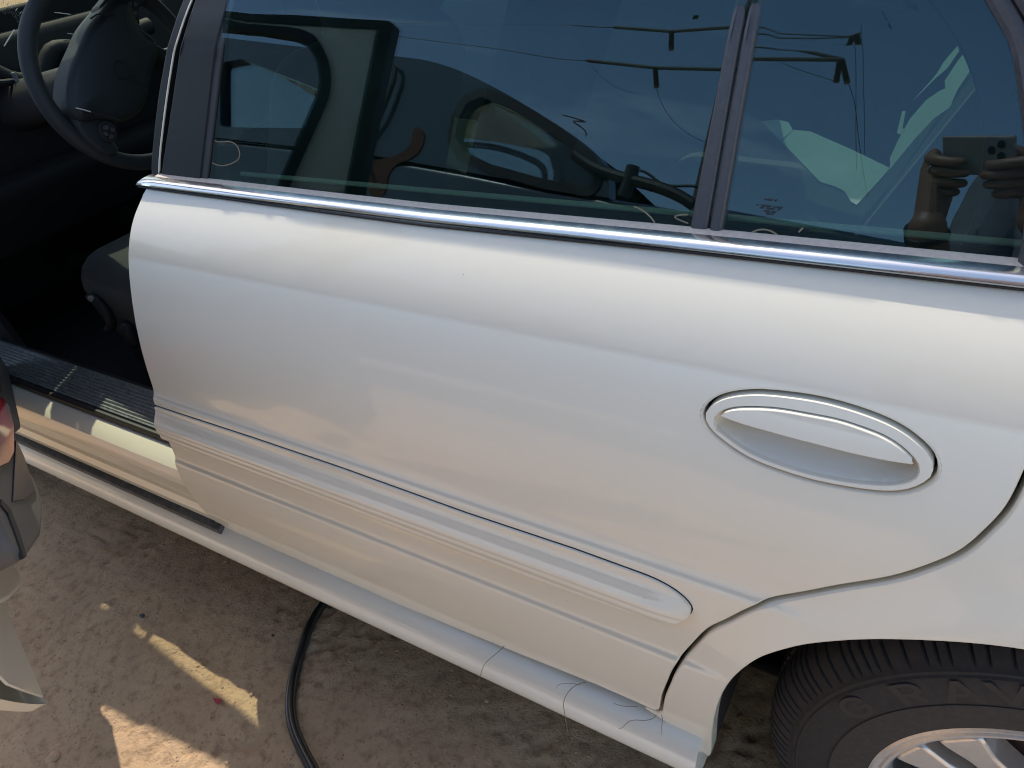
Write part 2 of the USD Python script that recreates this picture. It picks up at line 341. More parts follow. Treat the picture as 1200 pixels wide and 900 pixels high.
    # front faces -y: (x, z) counter-clockwise seen from -y is x right, z up -> normal -y
    fn = np.cross(V[F[:, 1]] - V[F[:, 0]], V[F[:, 2]] - V[F[:, 0]]); flip = np.einsum('ij,ij->i', fn, N[F[:, 0]]) < 0
    F[flip] = F[flip][:, ::-1]
    return V, F, N
def panel(name, poly, S, m, parent, **kw):
    lab = kw.pop('label', None); mv = kw.pop('move', None)
    V, F, N = sheet(poly, S, **kw)
    if mv: V, N = mv(V, N)
    return obj(name, (V, F), m, parent, normals=N, label=lab)
def prism(poly, y0, y1):         # (x, z) polygon given thickness from y0 to y1
    m = trimesh.creation.extrude_polygon(poly, y1 - y0, engine='earcut'); v = m.vertices.copy()
    m.vertices = np.c_[v[:, 0], y1 - v[:, 2], v[:, 1]]; m.fix_normals(); return m
def text(s, height, depth=.002, bold=False): return meshkit.text_mesh(s, height, depth, bold)

# ------------------------------------------------------------------ ground: one sheet to the horizon, fine where the camera looks
def spaced(a, b, fine, far):
    g = [np.arange(a, b, fine)]; s = fine; lo, hi = a, b
    L, H = [], []
    while hi < far: s *= 1.35; lo -= s; hi += s; L.append(lo); H.append(hi)
    return np.r_[np.array(L[::-1]), g[0], np.array(H)]
gx, gyv = spaced(-1.75, -.2, .006, 1500), spaced(-.6, .35, .006, 1500)
GX, GY = np.meshgrid(gx, gyv, indexing='ij'); q = np.stack([GX, GY, 0 * GX], -1)
near = np.exp(-((np.maximum(np.abs(GX + 1) - 1.2, 0) ** 2 + np.maximum(np.abs(GY) - .8, 0) ** 2)) * 1.5)
GZ = (meshkit.fbm(q * 2.0, 3, 3) - .5) * .03 * near + (meshkit.fbm(q * 14, 4, 5) - .5) * .016 * near
pock = meshkit.noise(q * 60, 9); mask = np.clip((meshkit.noise(q * 6, 11) - .42) * 3, 0, 1)
GZ -= np.clip(pock - .55, 0, 1) * .026 * mask * near
GZ += (meshkit.fbm(q * 80, 2, 13) - .5) * .005 * near
GZ -= .004
nx_, ny_ = len(gx), len(gyv); I = np.arange(nx_ * ny_).reshape(nx_, ny_)
quads = np.stack([I[:-1, :-1], I[1:, :-1], I[1:, 1:], I[:-1, 1:]], -1).reshape(-1, 4)
gv = np.stack([GX, GY, GZ], -1).reshape(-1, 3)
_, _, gnorm = meshkit.arrays((gv, quads), True)
obj('ground', (gv, quads), 'dirt', normals=gnorm, kind='structure')
from scipy.interpolate import RegularGridInterpolator
ground_z = RegularGridInterpolator((gx, gyv), GZ, bounds_error=False, fill_value=-.004)
def on_ground(p):
    P = on_z(p, 0.0); z = ground_z(P[:, :2])
    return np.array([on_z([a], float(b))[0] for a, b in zip(np.atleast_2d(p), z)])

# ------------------------------------------------------------------ the car: side surface
PZ = np.array([(.10, .03), (.20, .022), (.25, .016), (.268, .011), (.29, .006), (.33, .000), (.38, -.0045), (.42, -.0065), (.446, -.0064), (.451, -.0056),
               (.459, -.0010), (.463, -.0003), (.475, -.0004), (.49, -.0010), (.505, -.0015), (.55, -.0015), (.595, -.0012), (.606, -.0010), (.6130, -.0002), (.6215, .0040), (.6265, .0054),
               (.640, .0066), (.67, .0072), (.70, .0085), (.74, .0130), (.78, .0200), (.82, .0305), (.86, .043), (.90, .0615), (.93, .0800), (.95, .0955), (.962, .1065), (.972, .1170), (.980, .1265), (.99, .150), (1.05, .20)])
from scipy.ndimage import gaussian_filter1d
_zz = np.arange(.10, 1.0501, .0005); _pp = PchipInterpolator(PZ[:, 0], PZ[:, 1])(_zz)
_w = np.clip((_zz - .645) / .03, 0, 1) * np.clip((.975 - _zz) / .02, 0, 1); _w = _w * _w * (3 - 2 * _w)
_pp = _pp * (1 - _w) + gaussian_filter1d(_pp, 44) * _w
_P = PchipInterpolator(_zz, gaussian_filter1d(_pp, 2.0)); _PS = PchipInterpolator(_zz, gaussian_filter1d(_pp, 90))
def SIDE(x, z): return _P(z) + 0 * x
ROWS = np.r_[np.arange(.44, .47, .002), np.arange(.604, .636, .002)]
def xz(px, S=SIDE): return on_surf(px, S)[:, [0, 2]]

CAR = thing('sedan', 'white four-door sedan seen from close by its rear door, front door ajar', 'car', (-.6, .93, 0))
def cpart(name, mesh, m, parent=None, **kw): return obj(name, mesh, m, parent or CAR, **kw)
MIR = 1.86                                                         # far side = 1.86 - y
def far(m): m = m.copy(); m.vertices[:, 1] = MIR - m.vertices[:, 1]; m.invert(); return m

front_px = [(170, 222), (158, 250), (151, 280), (150, 310), (155, 360), (165, 410), (179, 465), (190, 500), (205, 545), (222, 578), (243, 603), (265, 622), (300, 637)]
bottom_px = [(400, 681), (500, 722), (600, 763), (700, 803), (768, 833)]
rear_px = [(772, 832), (775, 815), (783, 796), (796, 773), (813, 753), (833, 735), (850, 727), (890, 708), (927, 697), (987, 686), (1050, 675), (1093, 661), (1127, 645), (1153, 623), (1177, 597), (1192, 570), (1200, 552)]
fr, bo, re = xz(front_px), xz(bottom_px), xz(rear_px)
fr = spline(fr, 70); re = np.vstack([re[:3], spline(re[2:], 90)[1:]])
top_front = np.array([[fr[0][0] - .012, .985]])
re_top = np.array([[re[-1][0] + .03, re[-1][1] + .10], [re[-1][0] + .055, .86], [re[-1][0] + .075, .985]])
door = sg.Polygon(np.vstack([top_front, fr, bo, re, re_top])).buffer(0)

# handle outline, recess and flap
H = xz([(827, 487), (836, 473), (855, 465), (883, 462), (925, 465), (967, 472), (1003, 482), (1033, 493), (1060, 507), (1077, 520), (1090, 534), (1094, 546), (1092, 556), (1083, 564), (1067, 571), (1047, 574), (1015, 572), (983, 567), (950, 560), (917, 550), (890, 540), (867, 528), (850, 516), (837, 505), (830, 496)])
handle_out = sg.Polygon(spline(H, 120, True)).buffer(0)
rec = xz([(840, 485), (853, 477), (880, 474), (915, 476), (950, 482), (985, 489), (1013, 498), (1038, 508), (1057, 520), (1070, 532), (1078, 545), (1076, 557), (1063, 565), (1047, 568), (1015, 567), (967, 560), (930, 551), (900, 542), (872, 530), (850, 516), (840, 502), (837, 492)])
recess = sg.Polygon(spline(rec, 110, True)).buffer(0)
flap_line = xz([(825, 481), (842, 486), (933, 511), (1000, 528), (1077, 544.5), (1100, 549)])
flap_half = sg.Polygon(np.vstack([flap_line, [[.3, flap_line[-1][1]], [.3, .9], [-.6, .9], [-.6, flap_line[0][1]]]])).buffer(0)
flap = recess.buffer(-.0012).intersection(flap_half)
hole = handle_out.buffer(.0030)

# molding
mtop = xz([(150, 463), (187, 477), (300, 514), (400, 548), (547, 601), (673, 643), (750, 671), (783, 686), (800, 698), (809, 708), (811, 714), (806, 720), (792, 722.5), (770, 719), (730, 706.5), (680, 689), (607, 664), (450, 607), (300, 551), (205, 514), (160, 497)])
mpoly0 = sg.Polygon(np.vstack([mtop[:7], spline(mtop[6:16], 60)[1:-1], mtop[15:]])).buffer(0)
mold = mpoly0.intersection(door.buffer(-.002))
MZ = np.array([(.50, -.004), (.508, -.0045), (.513, -.0065), (.519, -.0085), (.5225, -.0118), (.528, -.0125), (.533, -.0118), (.5365, -.0140), (.545, -.0158), (.550, -.0152), (.555, -.0160), (.560, -.0155), (.568, -.0125), (.577, -.0080), (.586, -.0040), (.592, -.0030), (.60, -.003)])
_MP = PchipInterpolator(MZ[:, 0], MZ[:, 1]); mend = mold.bounds[2]
def S_MOLD(x, z):
    k = np.clip((mend - x) / .06, 0, 1); k = np.sqrt(np.maximum(1 - (1 - k) ** 2, 0))
    return -.0030 + (_MP(z) + .0030) * (.35 + .65 * k) - .0015
channel = mold.buffer(.0013)
skin = door.difference(hole)
V, F, N = sheet(skin, SIDE, step=.013, r=.0032, depth=.016, zs=ROWS)
RD = obj('rear_door', (V, F), 'white_paint', CAR, normals=N, label='closed white rear door with oval handle')
panel('door_inner_shell', door.buffer(-.004), lambda x, z: SIDE(x, z) + .03, 'dark_gap', RD, step=.05, r=.001, depth=.02)
panel('handle_well', hole.buffer(.01), lambda x, z: SIDE(x, z) + .026, 'dark_gap', RD, step=.03, r=.001, depth=.003)
recess = recess.buffer(-.0008).intersection(handle_out.buffer(-.0046)); flap = flap.intersection(recess.buffer(-.0012))
bez = handle_out.difference(recess)
panel('handle_bezel', bez, lambda x, z: SIDE(x, z) - .0020, 'white_paint', RD, step=.006, r=.0008, depth=.012)
rec_big = recess.buffer(.0012); _rb = rec_big.exterior; shapely.prepare(_rb)
def S_BOWL(x, z):
    d = np.where(shapely.contains_xy(rec_big, x, z), shapely.distance(shapely.points(x, z), _rb), 0)
    return SIDE(x, z) + .001 + .021 * (1 - np.exp(-d / .009)) 
panel('handle_scoop', rec_big, S_BOWL, 'white_paint', RD, step=.0035, r=.0004, depth=.004)
fl0 = flap_line[1]; fl1 = flap_line[4]
def S_FLAP(x, z):
    zl = fl0[1] + (x - fl0[0]) / (fl1[0] - fl0[0]) * (fl1[1] - fl0[1]); k = np.clip((z - zl) / .03, 0, 1)
    return SIDE(x, z) - .0012 - .0045 * np.sqrt(np.maximum(1 - k ** 2, 0)) * np.clip((x - fl0[0]) / .03, 0, 1) ** .5 * np.clip((fl1[0] - x) / .03, 0, 1) ** .5
panel('handle_flap', flap, S_FLAP, 'white_paint', RD, step=.005, r=.0014, depth=.010)
panel('molding_seal', affinity.translate(channel, .0002, .0004), lambda x, z: SIDE(x, z) - .0006, 'dark_gap', RD, step=.03, r=.0003, depth=.002)
panel('side_molding', mold, S_MOLD, 'white_paint', RD, step=.008, r=.0016, depth=.006, zs=np.arange(.505, .592, .0015), label='long ribbed white molding strip low on the door')

# quarter panel with the wheel arch
WX, WZ = .2317, .335
def S_Q(x, z):
    h = np.hypot(x - WX, z - WZ); d = np.maximum(h - .37, 0); w = np.clip((h - .395) / .07, 0, 1); w = w * w * (3 - 2 * w)
    return SIDE(x, z) * w + _PS(z) * (1 - w) - .008 * np.exp(-(d / .05) ** 2) * np.clip((z - .40) / .1, 0, 1)
arch = on_surf([(832, 889), (834, 862), (838, 836), (850, 807), (873, 783), (893, 771), (917, 763), (940, 757.5), (967, 754), (1017, 751), (1083, 752), (1133, 755), (1200, 763)], S_Q)[:, [0, 2]]
arch = arch[arch[:, 0] < WX]; arch = np.vstack([arch, [[WX, arch[-1][1] + .004]]])
full_arch = np.vstack([spline(arch, 90), (spline(arch, 90) * [-1, 1] + [2 * WX, 0])[::-1][1:]])
qb = xz([(768, 838), (800, 862), (830, 887)])
quarter = sg.Polygon(np.vstack([[[-.32, .985], [-.32, .30], qb[0]], qb[1:], full_arch, [[.72, .25], [1.25, .30], [1.28, .985]]])).buffer(0).difference(door.buffer(.0047))
quarter = max(quarter.geoms, key=lambda g: g.area) if hasattr(quarter, 'geoms') else quarter
QP = panel('quarter_panel', quarter, S_Q, 'white_paint', CAR, step=.014, r=.0032, depth=.022, zs=ROWS, label='white rear wing over the wheel arch')
panel('shut_gap_liner', door.buffer(.03).difference(door.buffer(-.02)).intersection(sg.box(-.32, .2, .5, .99)), lambda x, z: SIDE(x, z) + .022, 'dark_gap', QP, step=.05, r=.001, depth=.002)
# lip and liner of the arch
lip = dense(full_arch, .01); ll = len(lip)
lv = np.vstack([np.c_[lip[:, 0], S_Q(lip[:, 0], lip[:, 1]) + .003, lip[:, 1]], np.c_[lip[:, 0], np.full(ll, .30), lip[:, 1] + .02]])
i = np.arange(ll - 1); lf = np.vstack([np.c_[i, i + 1, i + 1 + ll], np.c_[i, i + 1 + ll, i + ll]])
liner = trimesh.Trimesh(lv + [0, .022, .006], lf, process=False)
cpart('wheel_arch_liner', cat(liner, prism(sg.Polygon(np.vstack([lip, [[WX, .2]]])).buffer(.03), .30, .32)), 'rubber', QP)

# ------------------------------------------------------------------ rocker and the sill under the open door
rock = [(.06, .262), (.030, .262), (.012, .257), (-.002, .247), (-.012, .233), (-.0165, .217), (-.0155, .200), (-.008, .184), (.006, .172), (.025, .166), (.07, .164)]
rock = np.array([tuple(p) for p in spline(rock, 40)])
xs = np.linspace(-3.0, -.196, 60); m = sweep_x(rock, xs)
cpart('rocker_panel', m, 'rocker_paint', smooth=60, label='white rocker panel running under the doors')
SILL = cpart('door_sill', sweep_x([(.05, .268), (.012, .268), (.010, .285), (.016, .300), (.013, .308), (.010, .330), (.017, .342), (.013, .350), (.014, .372), (.020, .386), (.033, .397), (.052, .404), (.060, .406), (.12, .400), (.12, .27)], np.linspace(-2.35, -1.0, 12)), 'white_paint', smooth=25, label='painted white sill of the front door opening')
cpart('sill_seal', sweep_x([(.03, .252), (.0, .250), (-.004, .256), (-.002, .264), (.008, .270), (.03, .270)], np.linspace(-2.35, -1.245, 12)), "sill_rubber", SILL, smooth=40)
cpart('door_seal', tube([(-2.4, .066, .413), (-1.0, .066, .413)], .008), 'rubber', SILL)
sp = [(.076, .408), (.076, .420)]
for k in range(8):
    y = .080 + k * .0085; sp += [(y, .421 + k * .002), (y + .002, .4235 + k * .002), (y + .005, .4235 + k * .002), (y + .007, .421 + k * .002)]
sp += [(.152, .440), (.16, .437), (.162, .39), (.09, .39)]
cpart('sill_plate', sweep_x(sp, np.linspace(-2.3, -1.0, 30)), 'sill_plate', CAR, smooth=20, label='scuffed ribbed grey sill plate')

# ------------------------------------------------------------------ belt line and side windows
def zdrift(x): return np.interp(x, [-1.2, -.76, -.6, -.26, .05, .9], [.0015, -.0022, -.0030, .0010, .0025, .0025])
bx = np.linspace(-1.205, .9, 46)
ch = spline([(.150, .9788), (.1225, .9788), (.1193, .9802), (.1194, .9835), (.1225, .9870), (.129, .9893), (.138, .9902), (.150, .9902)], 26)
def shear_end(m, k=.85):
    v = m.vertices.copy(); s = v[:, 0] < -1.204; v[s, 0] += (v[s, 2] - .979) * k * 1.6 + 0 * v[s, 1]; m.vertices = v; return m
BM = cpart('belt_molding', shear_end(sweep_x(ch, bx, zdrift)), 'chrome', RD, smooth=40, label='bright chrome strip along the foot of the windows')
shr = shear_end(sweep_x([(.152, .985), (.1375, .9895), (.1395, .9912), (.1440, .9916), (.1465, .9920), (.150, .9920), (.158, .985)], np.linspace(-1.168, .9, 46), zdrift))
cpart('belt_rubber', shr, 'belt_rubber', RD, smooth=40)
lx = np.linspace(-1.20, .9, 60); lz = .9770 + zdrift(lx); cpart('belt_lip', tube(np.c_[lx, SIDE(lx, lz - .002) + .0004, lz - .0002], .0020, 10), 'rubber', RD, smooth=60)
cpart('inner_belt_seal', tube([(-1.0, .178, .992), (.05, .178, .995)], .0035), 'belt_rubber', RD)
def S_GL(x, z): return gy(z) + 0 * x
def gxz(p): return on_glass(p)[:, [0, 2]]
def pane(poly, m, name, parent, th=.004, off=0.0):
    q = prism(poly, 0, th); q = q.subdivide_to_size(.06) if hasattr(q, 'subdivide_to_size') else q
    v = q.vertices.copy(); v[:, 1] += gy(v[:, 2], off); q.vertices = v
    return cpart(name, q, m, parent, smooth=20)
gL = gxz([(240, 206), (265, 0)]); gD = gxz([(829, 275), (877, 0)])
def ext(a, b, z): return [a[0] + (b[0] - a[0]) * (z - a[1]) / (b[1] - a[1]), z]
ZT = 1.345
pane(sg.Polygon([ext(*gL, .97), ext(*gD, .97), ext(*gD, ZT), ext(*gL, ZT)]), 'side_glass', 'window_pane', RD)
qc = gxz([(1160, -8), (1170, 10), (1185, 36), (1195, 70), (1201, 110)]); qc = np.vstack([[[-.19, 1.335], [-.10, 1.28]], qc, [[.03, 1.05], [.036, .97]]])
qcs = spline(qc, 60)
pane(sg.Polygon(np.vstack([[ext(*gD, .97), ext(*gD, 1.335)], qcs])), 'side_glass', 'quarter_pane', RD)
# maker's etching on the quarter glass: rows of tiny dark ticks
tk = []
for row, (py, n_, w_) in enumerate([(233, 7, 2.4), (240, 11, 2.8), (243, 9, 2.6), (247, 6, 2.4), (250, 4, 2.2)]):
    for k in range(n_):
        if (k * 7 + row * 3) % 5 == 0: continue
        c_ = gxz([(903 - n_ * w_ / 2 + k * w_, py + .12 * k * w_)])[0]
        tk.append(prism(sg.box(c_[0] - .0009, c_[1] - .0007, c_[0] + .0009, c_[1] + .0007), -.0006, 0.0))
tk = cat(*tk); tv = tk.vertices.copy(); tv[:, 1] += gy(tv[:, 2], -.0004); tk.vertices = tv
cpart('glass_etching', tk, 'rubber', RD)
def proud(z, o): return o + .014 * np.clip((np.asarray(z) - 1.17) / .06, 0, 1)
for sm_ in ([(743, 242), (752, 246), (761, 253), (767, 261), (769, 268)], [(806, 252), (797, 252), (791, 254), (797, 258), (806, 262)], [(877, 276), (884, 271), (895, 269), (906, 272), (913, 278)], [(252, 165), (268, 166), (279, 173), (281, 182), (273, 191), (258, 194), (249, 191)], [(936, 272), (939, 269), (941, 267)]):
    sp_ = spline(on_glass(sm_, -.0006), 24); cpart('smear', tube(sp_, .0009, 6), 'straw', RD)
# frame parts: front pillar panel, its bright edge, division bars, seal round the quarter pane, top rail
def fpoly(b0, b1, t1, t0, ztop=1.36, zbot=.985):
    a, b, c, d = gxz([b0, b1, t1, t0]); return sg.Polygon([ext(a, d, zbot), ext(b, c, zbot), ext(b, c, ztop), ext(a, d, ztop)])
panel('window_frame', fpoly((191, 205), (238, 206), (262, 0), (222, 0)), lambda x, z: gy(z, proud(z, -.005)) + 0 * x, 'black_trim', RD, step=.03, r=.003, depth=.02, label='black upright front frame of the rear window')
panel('window_channel', fpoly((236, 206), (245, 207), (269, 0), (260, 0)), lambda x, z: gy(z, proud(z, -.003)) + 0 * x, 'rubber', RD, step=.05, r=.002, depth=.01)
ed = np.array([gxz([p])[0] for p in [(189, 204), (189.5, 185), (192, 160), (197, 120), (203, 80), (210, 40), (217.5, 0), (232, -80), (240, -130)]])
ec = spline(ed, 40); panel('frame_edge', sg.Polygon(np.vstack([ec + [-.0011, 0], (ec + [.0011, 0])[::-1]])).buffer(0), lambda x, z: gy(z, proud(z, -.0055)) + 0 * x, 'white_paint', RD, step=.02, r=.0006, depth=.002)
dk = np.array([gxz([p])[0] for p in [(179, 206), (180, 180), (183, 150), (188, 110), (195, 70), (201, 35), (207, 0), (225, -100)]])
dkc = spline(dk, 40); panel('front_seal', sg.Polygon(np.vstack([dkc, (ec + [.001, 0])[::-1]])).buffer(0), lambda x, z: gy(z, proud(z, -.004)) + 0 * x, 'black_trim', RD, step=.02, r=.003, depth=.05)
panel('division_bar', fpoly((808, 274), (829, 276), (877, 0), (861, 0)), lambda x, z: gy(z, proud(z, -.005)) + 0 * x, 'pillar_tape', RD, step=.03, r=.0045, depth=.012)
panel('division_bar', fpoly((830.5, 276), (846, 277), (894, 0), (878.5, 0)), lambda x, z: gy(z, proud(z, -.0055)) + 0 * x, 'pillar_tape', RD, step=.03, r=.0045, depth=.012)
tb = []
for off, r_, sh in ((-.004, .0085, .004), (-.008, .010, .022)):
    pth = np.c_[qcs[:, 0] + sh, gy(qcs[:, 1], off), qcs[:, 1] + sh * .3]; tb.append(tube(dense(pth, .012), r_))
cpart('window_seal', cat(*tb), 'pillar_tape', RD)
cpart('window_top_rail', sweep_x([(gy(1.335, -.006), 1.335), (gy(1.36, -.006), 1.36), (gy(1.388, -.006), 1.388), (gy(1.388, .03), 1.39), (gy(1.335, .02), 1.335)], np.linspace(-1.80, -.08, 8)), 'black_trim', RD)
# inner trim of the rear pillar, seen through the quarter glass
it = on_glass([(1060, -40), (1085, 0), (1106, 28), (1125, 60), (1142, 105), (1150, 150), (1151, 200), (1143, 250), (1122, 296), (1112, 312)], .055)[:, [0, 2]]
itc = spline(it, 50); itp = sg.Polygon(np.vstack([itc, [[.6, .95], [.4, 1.36], [-.10, 1.36]]])).buffer(0)
panel('pillar_inner_trim', itp, lambda x, z: gy(z, .058) + 0 * x, 'trim_navy', CAR, step=.05, r=.004, depth=.01, label='dark inner trim behind the rear pillar')
# white rear pillar, roof, pillars, glass all round
cp = np.vstack([qcs[2:] + [.030, .006], [[.075, .985], [.95, .985], [.55, 1.20], [.25, 1.36], [.0, 1.40], [-.17, 1.40]]])
panel('rear_pillar', sg.Polygon(cp).buffer(0), lambda x, z: gy(z, -.004) + .012 * np.clip((z - 1.2) / .2, 0, 1), 'white_paint', CAR, step=.04, r=.006, depth=.03)
pf = sg.Polygon([(-.20, 1.40), (.0, 1.40), (.25, 1.36), (.55, 1.20), (.95, .985), (.04, .985), (.03, 1.1), (-.03, 1.2), (-.10, 1.3)])
q = prism(pf, 0, .03); v = q.vertices.copy(); v[:, 1] += gy(v[:, 2], -.004); q.vertices = v; cpart('rear_pillar', far(q), 'white_paint')
HX = -1.76                                                          # windshield header
rx, ry = np.linspace(HX, -.06, 18), np.linspace(.40, MIR - .40, 24); RX, RY = np.meshgrid(rx, ry, indexing='ij'); kk = np.clip(np.abs(RY - .93) / .53, 0, 1)
RZ = 1.395 + .055 * (1 - kk ** 2.4) - .02 * ((RX + .9) / .85) ** 2 * (1 - kk ** 2)
# rounded front corners of the roof, where the windshield header sweeps back
RX2 = RX + np.clip((HX + .35 - RX) / .35, 0, 1) * .10 * kk ** 3
n0 = RX.size; rv = np.vstack([np.stack([RX2, RY, RZ], -1).reshape(-1, 3), np.stack([RX2, RY, RZ - .035], -1).reshape(-1, 3)])
I = np.arange(n0).reshape(RX.shape); qs = np.stack([I[:-1, :-1], I[1:, :-1], I[1:, 1:], I[:-1, 1:]], -1).reshape(-1, 4)
rim = np.r_[I[0, :], I[1:, -1], I[-1, -2::-1], I[-2:0:-1, 0]]; rimq = np.stack([rim, rim + n0, np.roll(rim, -1) + n0, np.roll(rim, -1)], -1)
ROOF = cpart('roof', trimesh.Trimesh(rv, np.vstack([np.vstack([qs, qs[:, ::-1] + n0, rimq])[:, [0, 1, 2]], np.vstack([qs, qs[:, ::-1] + n0, rimq])[:, [0, 2, 3]]]), process=False), 'white_paint', smooth=30)
cpart('headliner', rbox((HX + .03, .45, 1.335), (-.1, MIR - .45, 1.365), .012, 6), 'headliner', ROOF)
rail = tm(hull([(HX + .05, .408, 1.380), (-.1, .418, 1.380)], .016)); cpart('roof_rail', rail, 'white_paint', ROOF); cpart('roof_rail', far(rail), 'white_paint', ROOF)
AP0, AP1 = (HX + .02, .405, 1.372), (-2.72, .115, 1.0)
apl = tm(hull([AP0, AP1], [.033, .042])); cpart('windshield_pillar', apl, 'white_paint'); cpart('windshield_pillar', far(apl), 'white_paint')
ws = quadbox((HX + .06, .43, 1.385), (HX + .06, MIR - .43, 1.385), (-2.74, MIR - .18, .99), (-2.74, .18, .99), (-.002, 0, .004)); cpart('windshield', ws, 'windshield_glass', label='raked tinted windshield')
for f_ in (lambda m: m, far):
    cpart('windshield_sun_mask', f_(quadbox((HX + .055, .40, 1.377), (HX + .055, .443, 1.377), (-2.74, .33, .982), (-2.74, .16, .982), (-.002, 0, .003))), 'dark_gap')  # unseen bands added under the glass, widened low down to trim the sunlight
rw = quadbox((-.05, .36, 1.38), (.80, .22, 1.0), (.80, MIR - .22, 1.0), (-.05, MIR - .36, 1.38), (.002, 0, .004)); cpart('rear_window', rw, 'windshield_glass')
bp = tm(hull([(-1.19, gy(1.0, .05), 1.0), (-1.13, gy(1.37, .05), 1.37)], [.045, .045])); cpart('centre_pillar', far(bp), 'door_trim_tan')
for a, b, c, d in (((-2.62, 1.0), (-1.24, 1.0), (-1.18, 1.36), (-1.82, 1.36)), ((-1.14, 1.0), (.02, 1.0), (-.14, 1.36), (-1.08, 1.36))):
    g_ = prism(sg.Polygon([a, b, c, d]), 0, .004); v = g_.vertices.copy(); v[:, 1] += gy(v[:, 2]); g_.vertices = v; cpart('far_window', far(g_), 'side_glass')
ff_ = prism(sg.Polygon([(-1.27, .985), (-.70, .985), (-.80, 1.37), (-1.22, 1.37)]), .006, .02); v = ff_.vertices.copy(); v[:, 1] += gy(v[:, 2]); ff_.vertices = v; cpart('far_window_sun_blocker', far(ff_), 'black_trim')  # unseen wide plate added to keep sun off part of the rear seat
fs = sg.Polygon([(-2.75, .26), (-2.75, .99), (.9, .99), (.9, .30)]); q = prism(fs, .02, .05); cpart('far_side', far(q), 'white_paint'); cpart('far_door_trim', far(prism(fs, .095, .115)), 'cabin_grey')

# ------------------------------------------------------------------ hood, trunk, bumpers, underside and other wheels (round the corner of the picture)
cpart('front_fender', tm(hull([(-2.42, .06, .40), (-2.42, .06, .90), (-2.95, .05, .38), (-2.95, .05, .88)], .05)), 'white_paint')
cpart('front_body', tm(hull([(-2.95, .12, .34), (-2.95, MIR - .12, .34), (-2.8, .2, .93), (-2.8, MIR - .2, .93), (-3.8, .25, .68), (-3.8, MIR - .25, .68), (-3.85, .25, .40), (-3.85, MIR - .25, .40)], .06)), 'white_paint')
cpart('hood', tm(hull([(-2.72, .2, .97), (-2.72, MIR - .2, .97), (-3.80, .30, .76), (-3.80, MIR - .30, .76)], .03)), 'white_paint')
cpart('trunk', tm(hull([(.86, .2, .90), (.86, MIR - .2, .90), (.86, .2, .36), (.86, MIR - .2, .36), (1.28, .24, .90), (1.28, MIR - .24, .90), (1.3, .24, .40), (1.3, MIR - .24, .40)], .07)), 'white_paint')
cpart('underbody', rbox((-2.9, .14, .19), (-.2, MIR - .14, .26), .02, 6), 'dark_gap'); cpart('underbody', rbox((-.2, .33, .24), (1.1, MIR - .33, .30), .02, 6), 'dark_gap')
for s in (.35, MIR - .35): cpart('headlight', tm(hull([(-3.86, s - .08, .66), (-3.86, s + .08, .66)], .05)), 'headlamp_glass')

# ------------------------------------------------------------------ rear wheel
def revolve_y(prof, cx, cz, n=96):
    prof = np.asarray(prof, float); th = np.linspace(0, 2 * np.pi, n, endpoint=False); k = len(prof)
    V = np.vstack([np.c_[cx + prof[:, 0] * math.cos(t), prof[:, 1], cz + prof[:, 0] * math.sin(t)] for t in th]); F = []
    i = np.arange(k - 1)
    for a in range(n):
        b = (a + 1) % n; F += [np.c_[a * k + i, a * k + i + 1, b * k + i + 1], np.c_[a * k + i, b * k + i + 1, b * k + i]]
    m = trimesh.Trimesh(V, np.vstack(F), process=False); m.fix_normals(); return m
tp = np.array([(.200, .030), (.212, .022), (.222, .018), (.240, .0135), (.262, .0125), (.264, .0108), (.285, .0110), (.298, .0135), (0.3005, .0118), (0.3030, .0142), (0.3065, .0150), (0.3080, .0135), (0.3110, .0165), (0.3174, .0200),
               (0.3275, .0270), (0.3368, .036), (0.3435, .048), (0.3455, .060), (0.3460, .074), (0.3399, .076), (0.3399, .083), (0.3465, .085), (0.3475, .108), (0.3415, .110), (0.3415, .118), (0.3475, .12), (0.3475, .17), (0.3399, .22), (0.3166, .235), (.26, .24), (.2, .225)])
NT = 840; th = np.linspace(0, 2 * np.pi, NT, endpoint=False); pitch = set(np.cumsum(np.random.default_rng(3).choice([5, 6, 8, 9], 200)).tolist()); kp = len(tp); TV = []
for t in range(NT):
    pr = tp.copy(); ph = 0 if t in pitch else 5
    if ph < 1: s = (pr[:, 0] > .3140) & (pr[:, 1] < .20); pr[s, 0] -= .0050 * np.clip((pr[s, 0] - .3140) / .006, 0, 1); pr[s, 1] += .0015 * (pr[s, 1] < .04)
    TV.append(np.c_[WX + pr[:, 0] * math.cos(th[t]), pr[:, 1], WZ + pr[:, 0] * math.sin(th[t])])
TV = np.vstack(TV); i = np.arange(kp - 1); TF = []
for a in range(NT):
    b = (a + 1) % NT; TF += [np.c_[a * kp + i, a * kp + i + 1, b * kp + i + 1], np.c_[a * kp + i, b * kp + i + 1, b * kp + i]]
ty = trimesh.Trimesh(TV, np.vstack(TF), process=False); ty.fix_normals()
TY = cpart('tyre', ty, 'tyre_rubber', smooth=28, label='dusty black rear tyre filling the arch')
cpart('sidewall_band', revolve_y([(.213, .0205), (.220, .0165), (.240, .0120), (.2585, .0108), (.2600, .0116), (.2600, .014)], WX, WZ, 160), 'tyre_dusty', TY, smooth=40)
